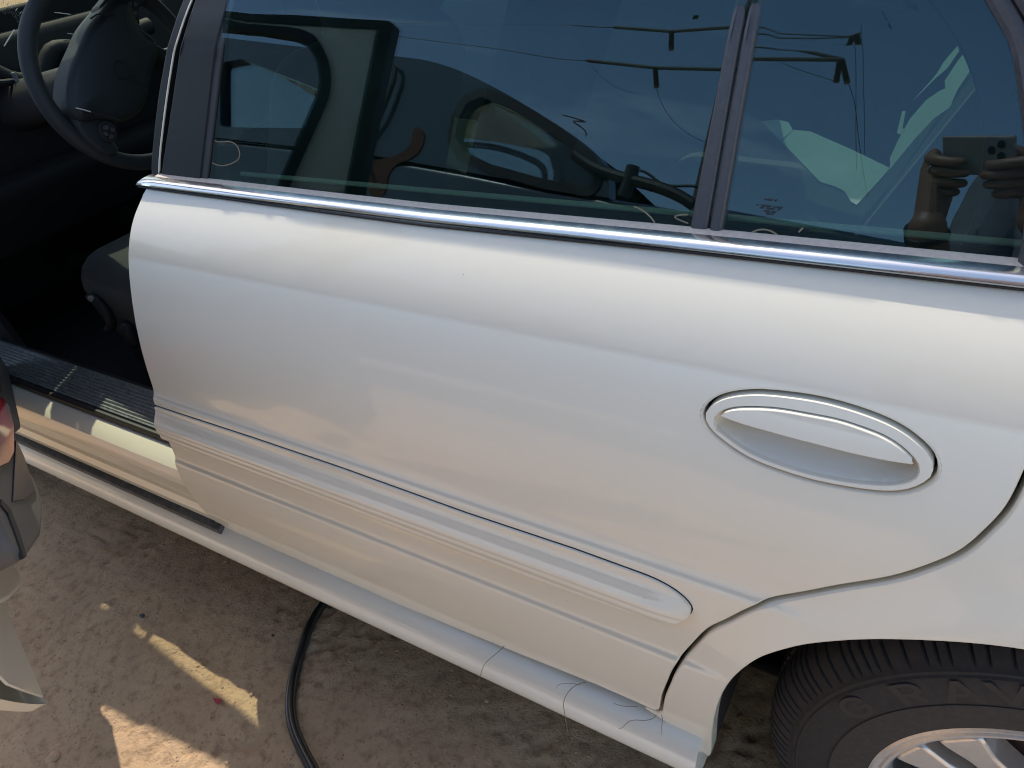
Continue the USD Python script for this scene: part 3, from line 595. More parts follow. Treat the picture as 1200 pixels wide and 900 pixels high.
for k, c in enumerate('GRAVE'):
    P = on_y([[(1009, 834), (1068, 815), (1127, 813), (1186, 819), (1245, 836)][k]], .011)[0]; a = math.atan2(P[2] - WZ, P[0] - WX)
    t = text(c, .030, .0004, True); v = t.vertices.copy(); v[:, 0] -= (v[:, 0].min() + v[:, 0].max()) / 2; v[:, 1] -= .015; v[:, 0] *= 1.45
    # bend the letter round the sidewall
    rr = .281 + v[:, 1]; aa = a - v[:, 0] / .281
    t.vertices = np.c_[WX + rr * np.cos(aa), .0112 - v[:, 2], WZ + rr * np.sin(aa)]; t.fix_normals(); cpart('tyre_letter', t, 'tyre_letter', TY)
RIM = cpart('rim', revolve_y([(.191, .060), (.193, .045), (.1955, .030), (.198, .0225), (.2015, .0185), (.205, .0180), (.2075, .0200), (.209, .0185), (.2135, .0165), (.217, .0185), (.2185, .0235), (.214, .03), (.20, .05), (.20, .20), (.19, .20), (.17, .08)], WX, WZ, 180), 'alloy', smooth=35, label='silver alloy rim with paired spokes')
def spoke(a, da, r0=.05, r1=.200):
    ca = lambda r, t: (WX + r * math.cos(t), WZ + r * math.sin(t))
    p = sg.Polygon([ca(r1 + .004, a - da * .62), ca(r1, a - da * .45), ca(.16, a - da * .34), ca(r0, a - da * .8), ca(r0, a + da * .8), ca(.16, a + da * .34), ca(r1, a + da * .45), ca(r1 + .004, a + da * .62)])
    p = p.buffer(-.003).buffer(.003)
    V, F, N = sheet(p, lambda x, z: .018 + .22 * np.maximum(.2 - np.hypot(x - WX, z - WZ), 0) ** 1.25, step=.006, r=.005, depth=.03); return V, F, N
base_a = math.radians(145)
for k in range(5):
    for s in (-1, 1):
        V, F, N = spoke(base_a + k * 2 * math.pi / 5 + s * .185, .30); obj('spoke', (V, F), 'alloy_machined', RIM, normals=N)
cpart('hub_cap', revolve_y([(0, .022), (.03, .024), (.055, .03), (.06, .05)], WX, WZ, 48), 'alloy', RIM)
cpart('brake_drum', revolve_y([(0, .085), (.12, .085), (.135, .092), (.135, .2), (0, .2)], WX, WZ, 64), 'brake_rust', RIM)
cpart('rim_well', revolve_y([(0, .14), (.19, .14)], WX, WZ, 48), 'dark_gap', RIM)
plain_tyre = [(.2, .02), (.24, .012), (.30, .012), (.325, .03), (.335, .05), (.335, .2), (.315, .225), (.2, .225)]
for wx, fl in ((WX, 1), (-2.62, 0), (-2.62, 1)):
    w = revolve_y(plain_tyre, wx, WZ, 64); d = revolve_y([(0, .03), (.19, .035), (.205, .02), (.2, .05)], wx, WZ, 48)
    if fl: w, d = far(w), far(d)
    T_ = cpart('tyre', w, 'tyre_rubber'); cpart('wheel_disc', d, 'alloy', T_)

# ------------------------------------------------------------------ the front door, standing ajar: modelled shut, then swung out about its hinge
HINGE = np.array([-2.22, .05]); SWING = math.radians(24)
def swing(V, N=None):
    c, s = math.cos(SWING), math.sin(SWING); d = V[:, :2] - HINGE
    W = np.c_[HINGE[0] + c * d[:, 0] + s * d[:, 1], HINGE[1] - s * d[:, 0] + c * d[:, 1], V[:, 2]]
    if N is None: return W
    return W, np.c_[c * N[:, 0] + s * N[:, 1], -s * N[:, 0] + c * N[:, 1], N[:, 2]]
def swung(m): m = m.copy(); m.vertices = swing(np.asarray(m.vertices)); return m
def shut_xz(px, S):                                                # where a sight line meets the plane y = S of the shut door
    c, s = math.cos(SWING), math.sin(SWING); r = ray(px); yc = lambda P: HINGE[1] + s * (P[:, 0] - HINGE[0]) + c * (P[:, 1] - HINGE[1])
    y0, y1 = yc(CAM + 0 * r), yc(CAM + r); P = CAM + ((S - y0) / (y1 - y0))[:, None] * r; d = P[:, :2] - HINGE
    return np.c_[HINGE[0] + c * d[:, 0] - s * d[:, 1], P[:, 2]]
tip = shut_xz([(3, 725), (15, 755), (47, 830), (20, 822), (0, 815)], .02)
skin_p = sg.Polygon(np.vstack([[[-2.2, .36], [-1.40, .37]], tip, [[-1.00, .6], [-1.06, .985], [-2.2, .985]]])).buffer(0)
FD = panel('front_door', skin_p, lambda x, z: SIDE(x, z) - .004, 'white_paint', CAR, step=.05, r=.004, depth=.02, move=swing, label='white front door standing ajar')
cpart('door_shell', swung(prism(skin_p.buffer(-.012), .030, .034)), 'white_paint', FD)
wp = shut_xz([(-90, 520), (-20, 594), (0, 618), (12, 648), (25, 674), (26, 682), (24, 690), (14, 701), (0, 708), (-60, 740)], .05)
V, F, N = sheet(sg.Polygon(wp).buffer(-.004).buffer(.004), lambda x, z: -.05 + 0 * x, step=.02, r=.010, depth=.018)
V[:, 1] *= -1; N[:, 1] *= -1; F = F[:, ::-1]; V, N = swing(V, N); obj('door_inner_panel', (V, F), 'white_paint', FD, normals=N)
tp_ = shut_xz([(-160, 330), (3, 438), (13, 500), (22, 531), (40, 560), (49, 580), (53, 602), (51, 628), (40, 645), (28, 657), (12, 636), (0, 612), (-60, 560), (-160, 470)], .13)
V, F, N = sheet(sg.Polygon(tp_).buffer(-.01).buffer(.01), lambda x, z: -.13 + .0 * x, step=.03, r=.016, depth=.06)
V[:, 1] *= -1; N[:, 1] *= -1; F = F[:, ::-1]; V, N = swing(V, N); obj('door_trim', (V, F), 'door_trim_grey', FD, normals=N)
cpart('door_trim', swung(rbox((-2.16, .05, .40), (-1.80, .13, .96), .02, 8)), 'door_trim_grey', FD); cpart('door_trim', swung(rbox((-1.9, .06, .70), (-1.12, .12, .975), .02, 8)), 'door_trim_grey', FD)
def onto(px, S, th): 
    q = sg.Polygon(shut_xz(px, S)).buffer(0); return swung(prism(q, S - .004, S + th))
cpart('door_reflector', onto([(-20, 455), (2, 468), (9, 478), (14, 500), (14, 530), (8, 542), (-20, 556)], .132, .004), 'red_lens', FD)
cpart('speaker_recess', onto([(18, 516), (27, 535), (38, 568), (38, 576), (28, 585), (14, 588), (16, 552)], .131, .002), 'trim_navy', FD)
cpart('trim_seam', onto([(0, 585), (11, 597), (21, 622), (30, 652), (27, 655), (17, 626), (8, 602), (0, 592)], .131, .002), 'rubber', FD)
# its window frame: tan on the inside, dark seals along both edges
fo = [(-1.045, 1.400), (-1.06, 1.412), (-1.80, 1.395), (-2.20, 1.05), (-2.22, .96), (-1.10, .96)]
fi = sg.Polygon([(-1.29, 1.0), (-1.150, 1.345), (-1.80, 1.34), (-1.97, 1.19), (-1.94, 1.0)]); fi = fi.buffer(-.075).buffer(.075)
fo = sg.Polygon(fo).buffer(-.012).buffer(.012)
def framed(poly, a, b):
    q = prism(poly, a, b).subdivide_to_size(.08); v = q.vertices.copy(); v[:, 1] += gy_flat(v[:, 2]); q.vertices = v; return swung(q)
FF = cpart('door_frame', framed(fo.buffer(-.02).difference(fi.buffer(.018)), .010, .040), 'door_trim_tan', FD, smooth=20)
cpart('door_frame_seal', framed(fo.difference(fo.buffer(-.030)).intersection(sg.box(-1.95, .97, -.9, 1.5)), .0, .046), 'rubber', FD)
cpart('window_channel', framed(fi.buffer(.024).difference(fi), .004, .046), 'rubber', FD)
cpart('door_frame_skin', framed(fo.buffer(-.002).difference(fi.buffer(.004)), -.006, .008), 'black_trim', FD)
cpart('door_mirror', swung(tm(hull([(-2.12, .02, 1.02), (-2.12, -.10, 1.03), (-2.14, -.10, 1.10), (-2.13, .0, 1.10)], .03))), 'white_paint', FD)

# ------------------------------------------------------------------ cabin
cpart('carpet', rbox((-2.95, .15, .262), (.75, MIR - .15, .285), .01, 6), 'carpet')
cpart('sill_kick', quadbox((-2.4, .158, .437), (-1.0, .158, .437), (-1.0, .20, .28), (-2.4, .20, .28), (0, .01, 0)), 'dark_plastic')
cpart('firewall', rbox((-2.95, .12, .27), (-2.85, MIR - .12, .98), .02, 6), 'carpet')
cpart('kick_panel', rbox((-2.85, .13, .27), (-2.35, .2, .95), .02, 6), 'dark_plastic')
DASH = cpart('dashboard', tm(hull([(-2.75, .2, .95), (-2.75, MIR - .2, .95), (-2.28, .22, 1.03), (-2.28, MIR - .22, 1.03), (-2.30, .22, .72), (-2.30, MIR - .22, .72), (-2.6, .2, .70), (-2.6, MIR - .2, .70)], .05)), 'dash_plastic')
cpart('lower_dash', tm(hull([(-2.22, .22, .80), (-2.22, .9, .80), (-2.30, .22, .66), (-2.30, .9, .66)], .04)), 'dash_plastic', DASH)
CX = -2.14
cl = on_x([(-60, -20), (0, 75), (30, 88), (75, 70), (130, 40), (160, 0), (170, -60)], CX)
CLUS = cpart('instrument_cluster', tm(hull([(CX - .03, .36, 1.02), (CX - .03, 1.40, 1.02), (CX - .03, .36, 1.13), (CX - .03, 1.40, 1.13)], .025)), 'dark_gap', DASH)
hood_px = on_x([(-40, 70), (0, 88), (20, 95), (50, 85), (62, 60), (95, 58), (135, 50), (175, 30)], CX + .03)
cpart('cluster_hood', tube(spline(hood_px, 30), .022), 'dash_plastic', DASH, smooth=60)
cpart('cluster_top', tm(hull([(-2.235, .36, 1.172), (-2.235, 1.45, 1.170), (-2.200, .36, 1.192), (-2.200, 1.45, 1.192), (-2.21, .36, 1.04), (-2.21, 1.45, 1.04)], .012)), 'dash_plastic', CLUS)
def mark(name, a, b, r): 
    P = on_x([a, b], CX + .006); cpart(name, tube(P, r, 6), 'white_mark', CLUS)
mark('gauge_needle', (5, 54), (17, 35), .0014); mark('gauge_needle', (64, 14.5), (83, 17), .0012); mark('gauge_needle', (79, 39), (91, 41), .0009); mark('gauge_needle', (48, 66.5), (53, 67), .0012)
gc = on_x([(4, 34)], CX + .006)[0]
for k in range(16):
    a = -0.7 + k * .17; d = np.array([0, math.sin(a), math.cos(a)])
    cpart('gauge_tick', tube([gc + d * .058, gc + d * (.068 if k % 2 else .066)], .0008, 5), 'white_mark', CLUS)
for s, px in (('40', (-6, 16)), ('60', (7, 13)), ('80', (18, 16)), ('100', (26, 21))):
    P = on_x([px], CX + .006)[0]; t = text(s, .012, .001); v = t.vertices.copy(); v[:, 0] -= v[:, 0].mean(); v[:, 1] -= v[:, 1].mean()
    t.vertices = np.c_[P[0] + v[:, 2], P[1] + v[:, 0], P[2] + v[:, 1]]; t.fix_normals(); cpart('gauge_number', t, 'grey_steel', CLUS)
st = on_x([(-60, 100), (0, 97.5), (16, 96)], -2.06); cpart('turn_stalk', tube(st, .0085), 'dash_plastic'); P = on_x([(15, 85), (19, 92), (22, 99), (22, 104)], -2.05); cpart('stalk_collar', tube(P, .005), 'sill_plate')
# steering wheel: rim, spokes, padded hub
SWC = np.array([-1.603, .422, 1.078]); t_ = .169
sn = np.array([math.cos(t_), 0, math.sin(t_)]); su = np.array([-math.sin(t_), 0, math.cos(t_)]); sr_ = np.array([0, 1.0, 0])
def sw(a, b, h=0): return SWC + sr_ * a + su * b + sn * h            # a towards the far side, b up, h towards the driver
def swpx(px, h=0):
    r = ray(px); c = SWC + sn * h; P = CAM + (((c - CAM) @ sn) / (r @ sn))[:, None] * r - SWC; return np.stack([P @ sr_, P @ su], -1)
an = np.linspace(0, 2 * np.pi, 120)
SW = cpart('steering_wheel', tube(np.array([sw(.180 * math.cos(a), .180 * math.sin(a)) for a in an]), .0165, 16, cap=False), 'wheel_leather', smooth=60, label='dark grey four-button steering wheel')
def pad(px, h0, h1, r=.012, m='wheel_leather', name='hub_pad', parent=None, inflate=0.0):
    p2 = sg.Polygon(spline(swpx(px, h1), 70, True)).buffer(0); b = p2.exterior; shapely.prepare(b)
    c_ = np.array(p2.centroid.coords[0])
    def S(x, z):
        d = np.where(shapely.contains_xy(p2, x, z), shapely.distance(shapely.points(x, z), b), 0); return -h1 - inflate * (1 - np.exp(-d / .03))
    V, F, N = sheet(p2, S, step=.008, r=r, depth=h1 - h0)
    W = SWC + V[:, :1] * sr_ + V[:, 2:] * su - V[:, 1:2] * sn; NN = N[:, :1] * sr_ + N[:, 2:] * su - N[:, 1:2] * sn
    fn = np.cross(W[F[:, 1]] - W[F[:, 0]], W[F[:, 2]] - W[F[:, 0]]); fl_ = np.einsum('ij,ij->i', fn, NN[F[:, 0]]) < 0; F[fl_] = F[fl_][:, ::-1]
    return obj(name, (W, F), m, parent or SW, normals=NN)
pad([(137, -4), (118, 12), (104, 30), (94, 52), (85, 72), (79, 95), (78, 112), (82, 132), (93, 143), (110, 141), (135, 144), (152, 140), (165, 132), (178, 90), (186, 55), (184, 47), (172, 38), (160, 20), (150, -4)], -.02, .030, .018, inflate=.022)
pad([(82, 128), (88, 145), (98, 160), (110, 172), (122, 180), (137, 182), (146, 178), (136, 168), (134, 155), (140, 142), (120, 132), (100, 127)], -.01, .022, .010, name='lower_spoke', inflate=.006)
pad([(104, 24), (118, 6), (133, -12), (160, -25), (185, -15), (178, -2), (168, 6), (163, 14), (168, 30), (160, 28), (130, 18)], -.01, .022, .010, name='upper_spoke', inflate=.006)
pad([(160, 40), (185, 52), (196, 57), (205, 52), (208, 60), (190, 68), (176, 60)], -.01, .016, .006, name='right_spoke')
for box_ in ([(117, 143), (124, 141), (134, 145), (137, 152), (136, 165), (130, 167), (120, 160), (116, 153)], [(150, 0), (160, 0), (163, 12), (160, 24), (152, 21), (147, 10)]):
    pad(box_, .02, .034, .003, 'dark_gap', 'button_panel')
for b in ([(122, 146), (128, 148), (127, 153), (121, 151)], [(130, 149), (135, 151), (134, 155), (129, 153)], [(121, 154), (127, 156), (127, 160), (122, 158)], [(129, 157), (134, 159), (133, 163), (128, 162)], [(151, 2), (155, 2), (155, 7), (150, 7)], [(157, 2), (161, 3), (161, 8), (157, 7)], [(150, 10), (154, 11), (154, 15), (150, 14)], [(157, 12), (161, 14), (160, 19), (156, 17)]):
    pad(b, .03, .037, .0015, 'grey_steel', 'button')
def swline(px, r, m, name, h): 
    q = swpx(px, h); cpart(name, tube([sw(a, b, h) for a, b in q], r, 6), m, SW)
swline([(88, 127), (100, 130), (120, 135), (140, 141)], .0016, 'dark_gap', 'pad_seam', .047); swline([(89, 126.5), (98, 128.5), (106, 131)], .0012, 'white_mark', 'pad_seam', .049)
swline([(106, 22), (113, 17), (124, 16), (135, 18)], .0016, 'dark_gap', 'pad_seam', .046); swline([(156, 94), (166, 98), (176, 101)], .001, 'dark_plastic', 'horn_mark', .054)
em = swpx([(143, 82)], .055)[0]; cpart('hub_emblem', tube(np.array([sw(em[0] + .017 * math.cos(a), em[1] + .017 * math.sin(a), .053) for a in np.linspace(0, 2 * np.pi, 30)]), .0014, 6), 'dark_plastic', SW)
cpart('steering_column', tm(hull([SWC - sn * .03, (-2.15, .45, .99)], [.045, .06])), 'dash_plastic')
# driver's seat, its lever, other seats
def seat(y0, y1, name, lab=None, x0=-1.98, m='seat_fabric'):
    s_ = cpart(name, tm(hull([(x0 + .09, y0 + .09, .585), (x0 + .09, y1 - .09, .585), (-1.28, y0 + .08, .53), (-1.28, y1 - .08, .53), (x0 + .12, y0 + .10, .48), (x0 + .12, y1 - .10, .48), (-1.28, y0 + .08, .46), (-1.28, y1 - .08, .46)], .085, 24)), m, smooth=60, label=lab)
    cpart('seat_back', tm(hull([(-1.22, y0 + .09, .58), (-1.22, y1 - .09, .58), (-1.0, y0 + .11, 1.05), (-1.0, y1 - .11, 1.05)], .08, 20)), m, s_, smooth=60)
    cpart('headrest', tm(hull([(-.93, y0 + .18, 1.19), (-.93, y1 - .18, 1.19)], .065)), m, s_, smooth=60)
    cpart('seat_base', tm(hull([(x0 + .14, y0 + .04, .42), (x0 + .14, y1 - .04, .42), (-1.2, y0 + .04, .40), (-1.2, y1 - .04, .40), (x0 + .14, y0 + .06, .32), (x0 + .14, y1 - .06, .32), (-1.2, y0 + .06, .32), (-1.2, y1 - .06, .32)], .03)), 'dark_plastic', s_); return s_
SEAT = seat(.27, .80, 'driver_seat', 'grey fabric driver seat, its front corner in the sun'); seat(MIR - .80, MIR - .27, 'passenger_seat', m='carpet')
lv = on_y([(104, 348), (110, 350), (121, 362), (128, 373), (127, 386)], .262); cpart('seat_lever', tube(spline(lv, 16), np.interp(np.linspace(0, 1, 16), [0, .3, 1], [.008, .014, .012])), 'black_trim', SEAT)
cpart('lever_cap', tm(hull([on_y([(107, 350)], .255)[0]], .009)), 'sill_plate', SEAT)
kn = on_y([(150, 385), (158, 400)], .268); cpart('seat_switch', tm(hull(list(kn), .02)), 'black_trim', SEAT)
rs = cpart('rear_seat', tm(hull([(-.74, .26, .47), (-.74, MIR - .26, .47), (-.16, .26, .44), (-.16, MIR - .26, .44)], .09, 20)), 'seat_fabric', smooth=60)
cpart('rear_seat_back', tm(hull([(-.17, .28, .50), (-.17, MIR - .28, .50), (.08, .32, .92), (.08, MIR - .32, .92)], .08, 20)), 'seat_fabric', rs, smooth=60)
cpart('parcel_shelf', rbox((.12, .25, .975), (.82, MIR - .25, .995), .008, 6), 'dark_plastic'); cpart('rear_bulkhead', rbox((.22, .18, .28), (.26, MIR - .18, .98), .01, 6), 'carpet')
cpart('near_door_trim', prism(sg.Polygon([(-1.16, .30), (-1.18, .97), (-.02, .97), (-.02, .55), (-.25, .30)]), .165, .185), 'dark_plastic')
ped = on_y([(80, 205), (95, 230), (60, 245), (40, 250)], .45)
for a, b in (((72, 212), (92, 232)), ((15, 250), (60, 235))):
    P = on_x([a, b], -2.55); cpart('pedal', tube(P, .022), 'dash_plastic')

SUN_PATCH = thing('added_sun_patch', 'added pale plates shaped as sun patches on the rear seat, glimpsed through the quarter glass', 'patch_plate', (-.4, 1.2, .7))  # added plates in the outline of sunlight falling on the rear seat
def on_patch_plane(px):
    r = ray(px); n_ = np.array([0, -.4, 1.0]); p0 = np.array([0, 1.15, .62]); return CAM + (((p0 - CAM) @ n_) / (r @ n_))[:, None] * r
def patch_plate(px):
    q = trimesh.creation.extrude_polygon(sg.Polygon(on_patch_plane(px)[:, [0, 1]]).buffer(0), .006, engine='earcut'); v = q.vertices.copy(); v[:, 2] += .614 + .4 * (v[:, 1] - 1.15); q.vertices = v; obj('panel', q, 'sun_patch_pale', SUN_PATCH)
patch_plate([(893, 142), (904, 154), (915, 165), (929, 152), (924, 143), (910, 140)]); patch_plate([(930, 152), (950, 154), (1000, 176), (1043, 197), (1028, 214), (1004, 240), (997, 236), (990, 224), (978, 218), (961, 213), (945, 196), (916, 166)])
def on_lean(px):  # leaning plates drawn as the sunlit stripe on the seat back
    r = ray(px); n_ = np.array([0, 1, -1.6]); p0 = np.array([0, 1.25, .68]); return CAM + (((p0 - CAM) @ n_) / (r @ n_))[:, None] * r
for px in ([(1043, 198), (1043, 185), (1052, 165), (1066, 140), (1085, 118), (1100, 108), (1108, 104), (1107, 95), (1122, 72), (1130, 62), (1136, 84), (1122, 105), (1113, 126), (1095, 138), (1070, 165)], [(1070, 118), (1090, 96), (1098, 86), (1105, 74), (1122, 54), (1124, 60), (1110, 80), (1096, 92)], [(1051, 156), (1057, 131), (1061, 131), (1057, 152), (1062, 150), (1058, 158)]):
    q3 = on_lean(px); q2 = sg.Polygon(q3[:, [0, 2]]).buffer(0); q = prism(q2, 0, .005); v = q.vertices.copy(); v[:, 1] += 1.25 + (v[:, 2] - .68) * 1.6; q.vertices = v; obj('panel', q, 'sun_patch_pale', SUN_PATCH)
# ------------------------------------------------------------------ things on the ground and on the rocker
hp = on_ground([(392, 688), (383, 706), (372, 722), (360, 748), (350, 780), (343, 815), (343, 842), (350, 868), (362, 893), (380, 925), (410, 960)]) + [0, 0, .010]
hs = spline(hp, 90)
tag(obj('hose', tube(hs, .0112, 16), 'hose_rubber', smooth=60), 'black rubber hose curving out on the dirt from under the car', 'hose')
def pebble(px, r, m, label, squash=.6, seed=0):
    c = on_ground([px])[0]; s = trimesh.creation.icosphere(3); v = s.vertices * (1 + .35 * (meshkit.fbm(s.vertices * 1.6 + seed, 3, seed) - .5)[:, None] * 2)
    s.vertices = v * [r, r * .8, r * squash] + c + [0, 0, r * squash * .55]; tag(obj('stone', s, m, smooth=50), label, 'stone')
pebble((65, 887), .0115, 'stone', 'small rounded tan stone lying on dirt at lower left', .7, 3)
pebble((167, 722), .0065, 'grey_steel', 'tiny dark grey pebble on shaded dirt above the light streak', .6, 8)
pebble((320, 745), .004, 'grey_steel', 'tiny dark pebble on shaded dirt just left of the hose', .6, 12)
c = on_ground([(258, 823)])[0]; q = sg.Polygon([(-.011, -.004), (-.004, .004), (.003, .006), (.010, .004), (.006, -.001), (.003, -.006), (-.004, -.007)])
q = trimesh.creation.extrude_polygon(q, .0012, engine='earcut'); q = q.subdivide_to_size(.004); v = q.vertices.copy(); v[:, 2] += 8 * v[:, 0] ** 2 * 10 + .003; q.vertices = v + c; tag(obj('scrap', q, 'red_scrap'), 'tiny dark red scrap on dirt under the light streak', 'scrap')
# loose grit: one uncountable mass
gp = []; r2 = np.random.default_rng(5)
for k in range(1600):
    x, y = r2.uniform(-1.7, -.25), r2.uniform(-.5, .2); s = r2.choice([.0012, .0018, .0026, .004], p=[.5, .3, .15, .05]) * r2.uniform(.7, 1.3)
    b = trimesh.creation.icosphere(1); b.vertices = b.vertices * (1 + r2.uniform(-.25, .25, (len(b.vertices), 1))) * [s, s * r2.uniform(.6, 1), s * .6] + [x, y, float(ground_z([[x, y]])[0]) + s * .2]; gp.append(b)
tag(obj('grit', cat(*gp), 'stone'), 'loose grit scattered over the dirt', 'grit', kind='stuff')
def blade(pts, label, r=.0007):
    P = np.array([on_y([p[:2]], p[2])[0] for p in pts]); P = spline(P, 24); tag(obj('grass_blade', tube(P, np.linspace(r, r * .6, 24), 6), 'straw'), label, 'grass blade')
blade([(591, 757, .008), (585, 763, -.006), (572, 774, -.019), (564, 788, -.021), (560, 799, -.022)], 'dry grass blade, leftmost of those hanging over the rocker')
blade([(687, 800, .008), (672, 805, -.008), (662, 818, -.020), (661, 832, -.0215), (664, 850, -.022), (666, 860, -.022)], 'longest dry grass blade, bent down over the rocker edge')
blade([(680, 803, -.003), (670, 801, -.008), (660, 801, -.012), (652, 807, -.014)], 'short pale grass blade curled beside the longest blade', .0005)
blade([(747, 828, .004), (738, 828, -.002), (728, 827, -.006), (719, 824, -.009)], 'short straight grass blade on rocker left of the door gap', .0006)
blade([(769, 838, .006), (758, 844, -.006), (742, 844, -.016), (733, 849, -.0185), (725, 854, -.019)], 'thin wavy grass blade reaching left from the door gap', .0006)
blade([(775, 838, .006), (776, 848, -.006), (775, 855, -.014), (775, 861, -.018)], 'thin grass blade hanging straight down from the door gap', .0005)

# ------------------------------------------------------------------ what stands behind the camera and shows in the glass
TY_ = -1.70
def tp2(px, y=TY_): return seen_in_glass(px, y)[:, [0, 2]]
TRUCK = thing('pickup_truck', 'old dark blue pickup mirrored in the rear door window', 'truck', (-1.5, -2.5, 0))
def tpart(name, mesh, m, parent=None, **kw): return obj(name, mesh, m, parent or TRUCK, **kw)
cab_top = tp2([(250, 42), (350, 54), (450, 65), (500, 71), (550, 88), (600, 114), (660, 151), (695, 177), (709, 194), (713, 210), (713, 232)])
cab_bot = tp2([(640, 219), (540, 200), (430, 181), (240, 160)])
cab = sg.Polygon(np.vstack([spline(cab_top, 60), cab_bot])).buffer(0)
w1 = sg.Polygon(tp2([(533, 160), (537, 140), (548, 120), (566, 113), (600, 127), (650, 158), (686, 187), (695, 205), (696, 221), (640, 212), (575, 194), (543, 178)])).buffer(-.02).buffer(.02)
w2 = sg.Polygon(tp2([(258, 74), (282, 69), (372, 104), (400, 120), (385, 150), (300, 150), (258, 148)])).buffer(-.02).buffer(.02)
TD = 1.10
YF = TY_ - TD
w1f = sg.Polygon(tp2([(528, 150), (535, 161), (580, 166), (630, 176), (648, 186), (653, 205), (653, 226), (600, 217), (528, 196)], YF)).buffer(-.02).buffer(.02)
w2f = sg.Polygon(tp2([(250, 88), (282, 80), (372, 112), (395, 124), (385, 160), (250, 160)], YF)).buffer(-.02).buffer(.02)
cabf = cab.difference(sg.Polygon(tp2([(668, 150), (690, 120), (760, 200), (760, 260), (718, 236), (716, 212), (698, 186)], TY_)))
CABS = tpart('cab_side', prism(cab.difference(w1).difference(w2), TY_ - .07, TY_), 'truck_paint', smooth=25)
tpart('cab_side', prism(cabf.difference(w1f).difference(w2f), YF, YF + .05), 'truck_paint')
ct = spline(cab_top, 60); ct = ct[ct[:, 0] < tp2([(668, 155)])[0][0]]; nt = len(ct); rv_ = np.vstack([np.c_[ct[:, 0], np.full(nt, TY_ - .05), ct[:, 1] - .004], np.c_[ct[:, 0], np.full(nt, TY_ - .55), ct[:, 1] + .015], np.c_[ct[:, 0], np.full(nt, YF + .03), ct[:, 1] + .0]])
rv_ = np.vstack([rv_, rv_ - [0, 0, .03]]); q_ = []
for k in range(2):
    i = np.arange(nt - 1) + k * nt; q_ += [np.c_[i, i + 1, i + 1 + nt], np.c_[i, i + 1 + nt, i + nt], np.c_[i, i + 1 + nt, i + 1] + [3 * nt] * 3, np.c_[i, i + nt, i + 1 + nt] + [3 * nt] * 3]
tpart('cab_roof', trimesh.Trimesh(rv_, np.vstack(q_), process=False), 'truck_paint', smooth=50)
for w in (w1, w2): tpart('cab_window', prism(w.buffer(.01), TY_ - .05, TY_ - .045), 'truck_glass', CABS)
gsk = w1.buffer(.035).difference(w1.buffer(-.004)); tpart('window_gasket', prism(gsk, TY_ - .01, TY_ + .008), 'rubber', CABS)
hood = tp2([(430, 181), (540, 200), (640, 219), (713, 231), (810, 246), (850, 243), (960, 263), (1110, 291), (1250, 320)])
body = sg.Polygon(np.vstack([[[-4.2, hood[0][1] + .05]], hood, [[hood[-1][0] + .05, .75], [-4.2, .75]]])).buffer(0)
V, F, N = sheet(affinity.scale(body, 1, 1), lambda x, z: .02 * (1.1 - z) ** 2 + 0 * x, step=.08, r=.035, depth=TD - .04); V[:, 1] = TY_ - V[:, 1] + .003; N[:, 1] *= -1; F = F[:, ::-1]
obj('truck_body', (V, F), 'truck_paint', TRUCK, normals=N)
def tline(px, r, m, name, y=TY_ + .03, parent=None): P = seen_in_glass(px, y); tpart(name, tube(spline(P, 20) if len(P) > 2 else P, r), m, parent)
tline([(674, 181), (740, 211), (800, 232), (812, 240)], .022, 'rubber', 'wiper_arm'); tline([(742, 195), (737, 212), (730, 231)], .026, 'rubber', 'mirror_post'); tline([(750, 200), (765, 208), (775, 215), (800, 218), (818, 219)], .005, 'rubber', 'aerial_cable')
tline([(660, 135), (675, 139), (686, 143), (672, 142), (682, 150), (686, 160)], .0025, 'rubber', 'loose_cable'); tline([(454, 74), (463, 84), (456, 110), (440, 145), (426, 168), (428, 186), (433, 200)], .010, 'rubber', 'door_seam')
tline([(545, 170), (575, 172), (620, 186), (636, 197), (638, 211)], .014, 'rubber', 'grab_rail', TY_ - .25)
rp = tp2([(434, 202), (437, 192), (452, 186), (470, 180), (482, 168), (487, 150), (496, 155), (495, 172), (484, 185), (466, 193), (456, 205), (450, 228), (438, 230)]); tpart('rust_patch', prism(sg.Polygon(spline(rp, 60, True)).buffer(0), TY_ + .002, TY_ + .006), 'rust', CABS)
for x in (-3.5, -.35):
    for y in (TY_ - .02, TY_ - TD + .28): tw = revolve_y([(.0, .02), (.2, .03), (.22, .0), (.36, .0), (.40, .04), (.40, .22), (.36, .26), (.2, .26)], 0, 0, 48); tw.vertices = tw.vertices * [1, -1, 1] + [x, y, .40]; tw.invert(); tpart('tyre', tw, 'tyre_rubber')
tpart('chassis', rbox((-4.1, TY_ - TD + .2, .45), (hood[-1][0], TY_ - .2, .76), .04, 6), 'dark_gap')
tpart('cargo_bed', rbox((-6.4, TY_ - TD, .75), (-4.2, TY_, 1.35), .04, 8), 'truck_paint')

# transmission tower and its lines
YT = -26.0
def tw_(px, y=YT): return seen_in_glass(px, y)
TOWER = thing('power_pylon', 'steel power pylon with two long cross arms, mirrored in the window', 'pylon', (-9.2, YT, 0))
def arm(pts, r, y=YT): obj('cross_arm', tube(tw_(pts, y), np.linspace(r, r, len(pts)), 8), 'grey_steel', TOWER)
pc = tw_([(866, -30), (866, 74)]); px_ = (pc[0][0] + pc[1][0]) / 2
obj('mast', tube([(px_, YT, 0), (px_, YT, pc[0][2] + 2.5)], [.34, .16], 12), 'grey_steel', TOWER)
arm([(688, 71), (768, 79.5), (866, 82)], .07); arm([(720, 30), (787, 35.5), (870, 29)], .07); arm([(866, 69), (989, 70)], .075); arm([(880, 46), (989, 70)], .065, YT); arm([(866, 9), (900, 13), (960, 16), (1012, 13)], .07); arm([(880, -8), (1011, 13)], .065)
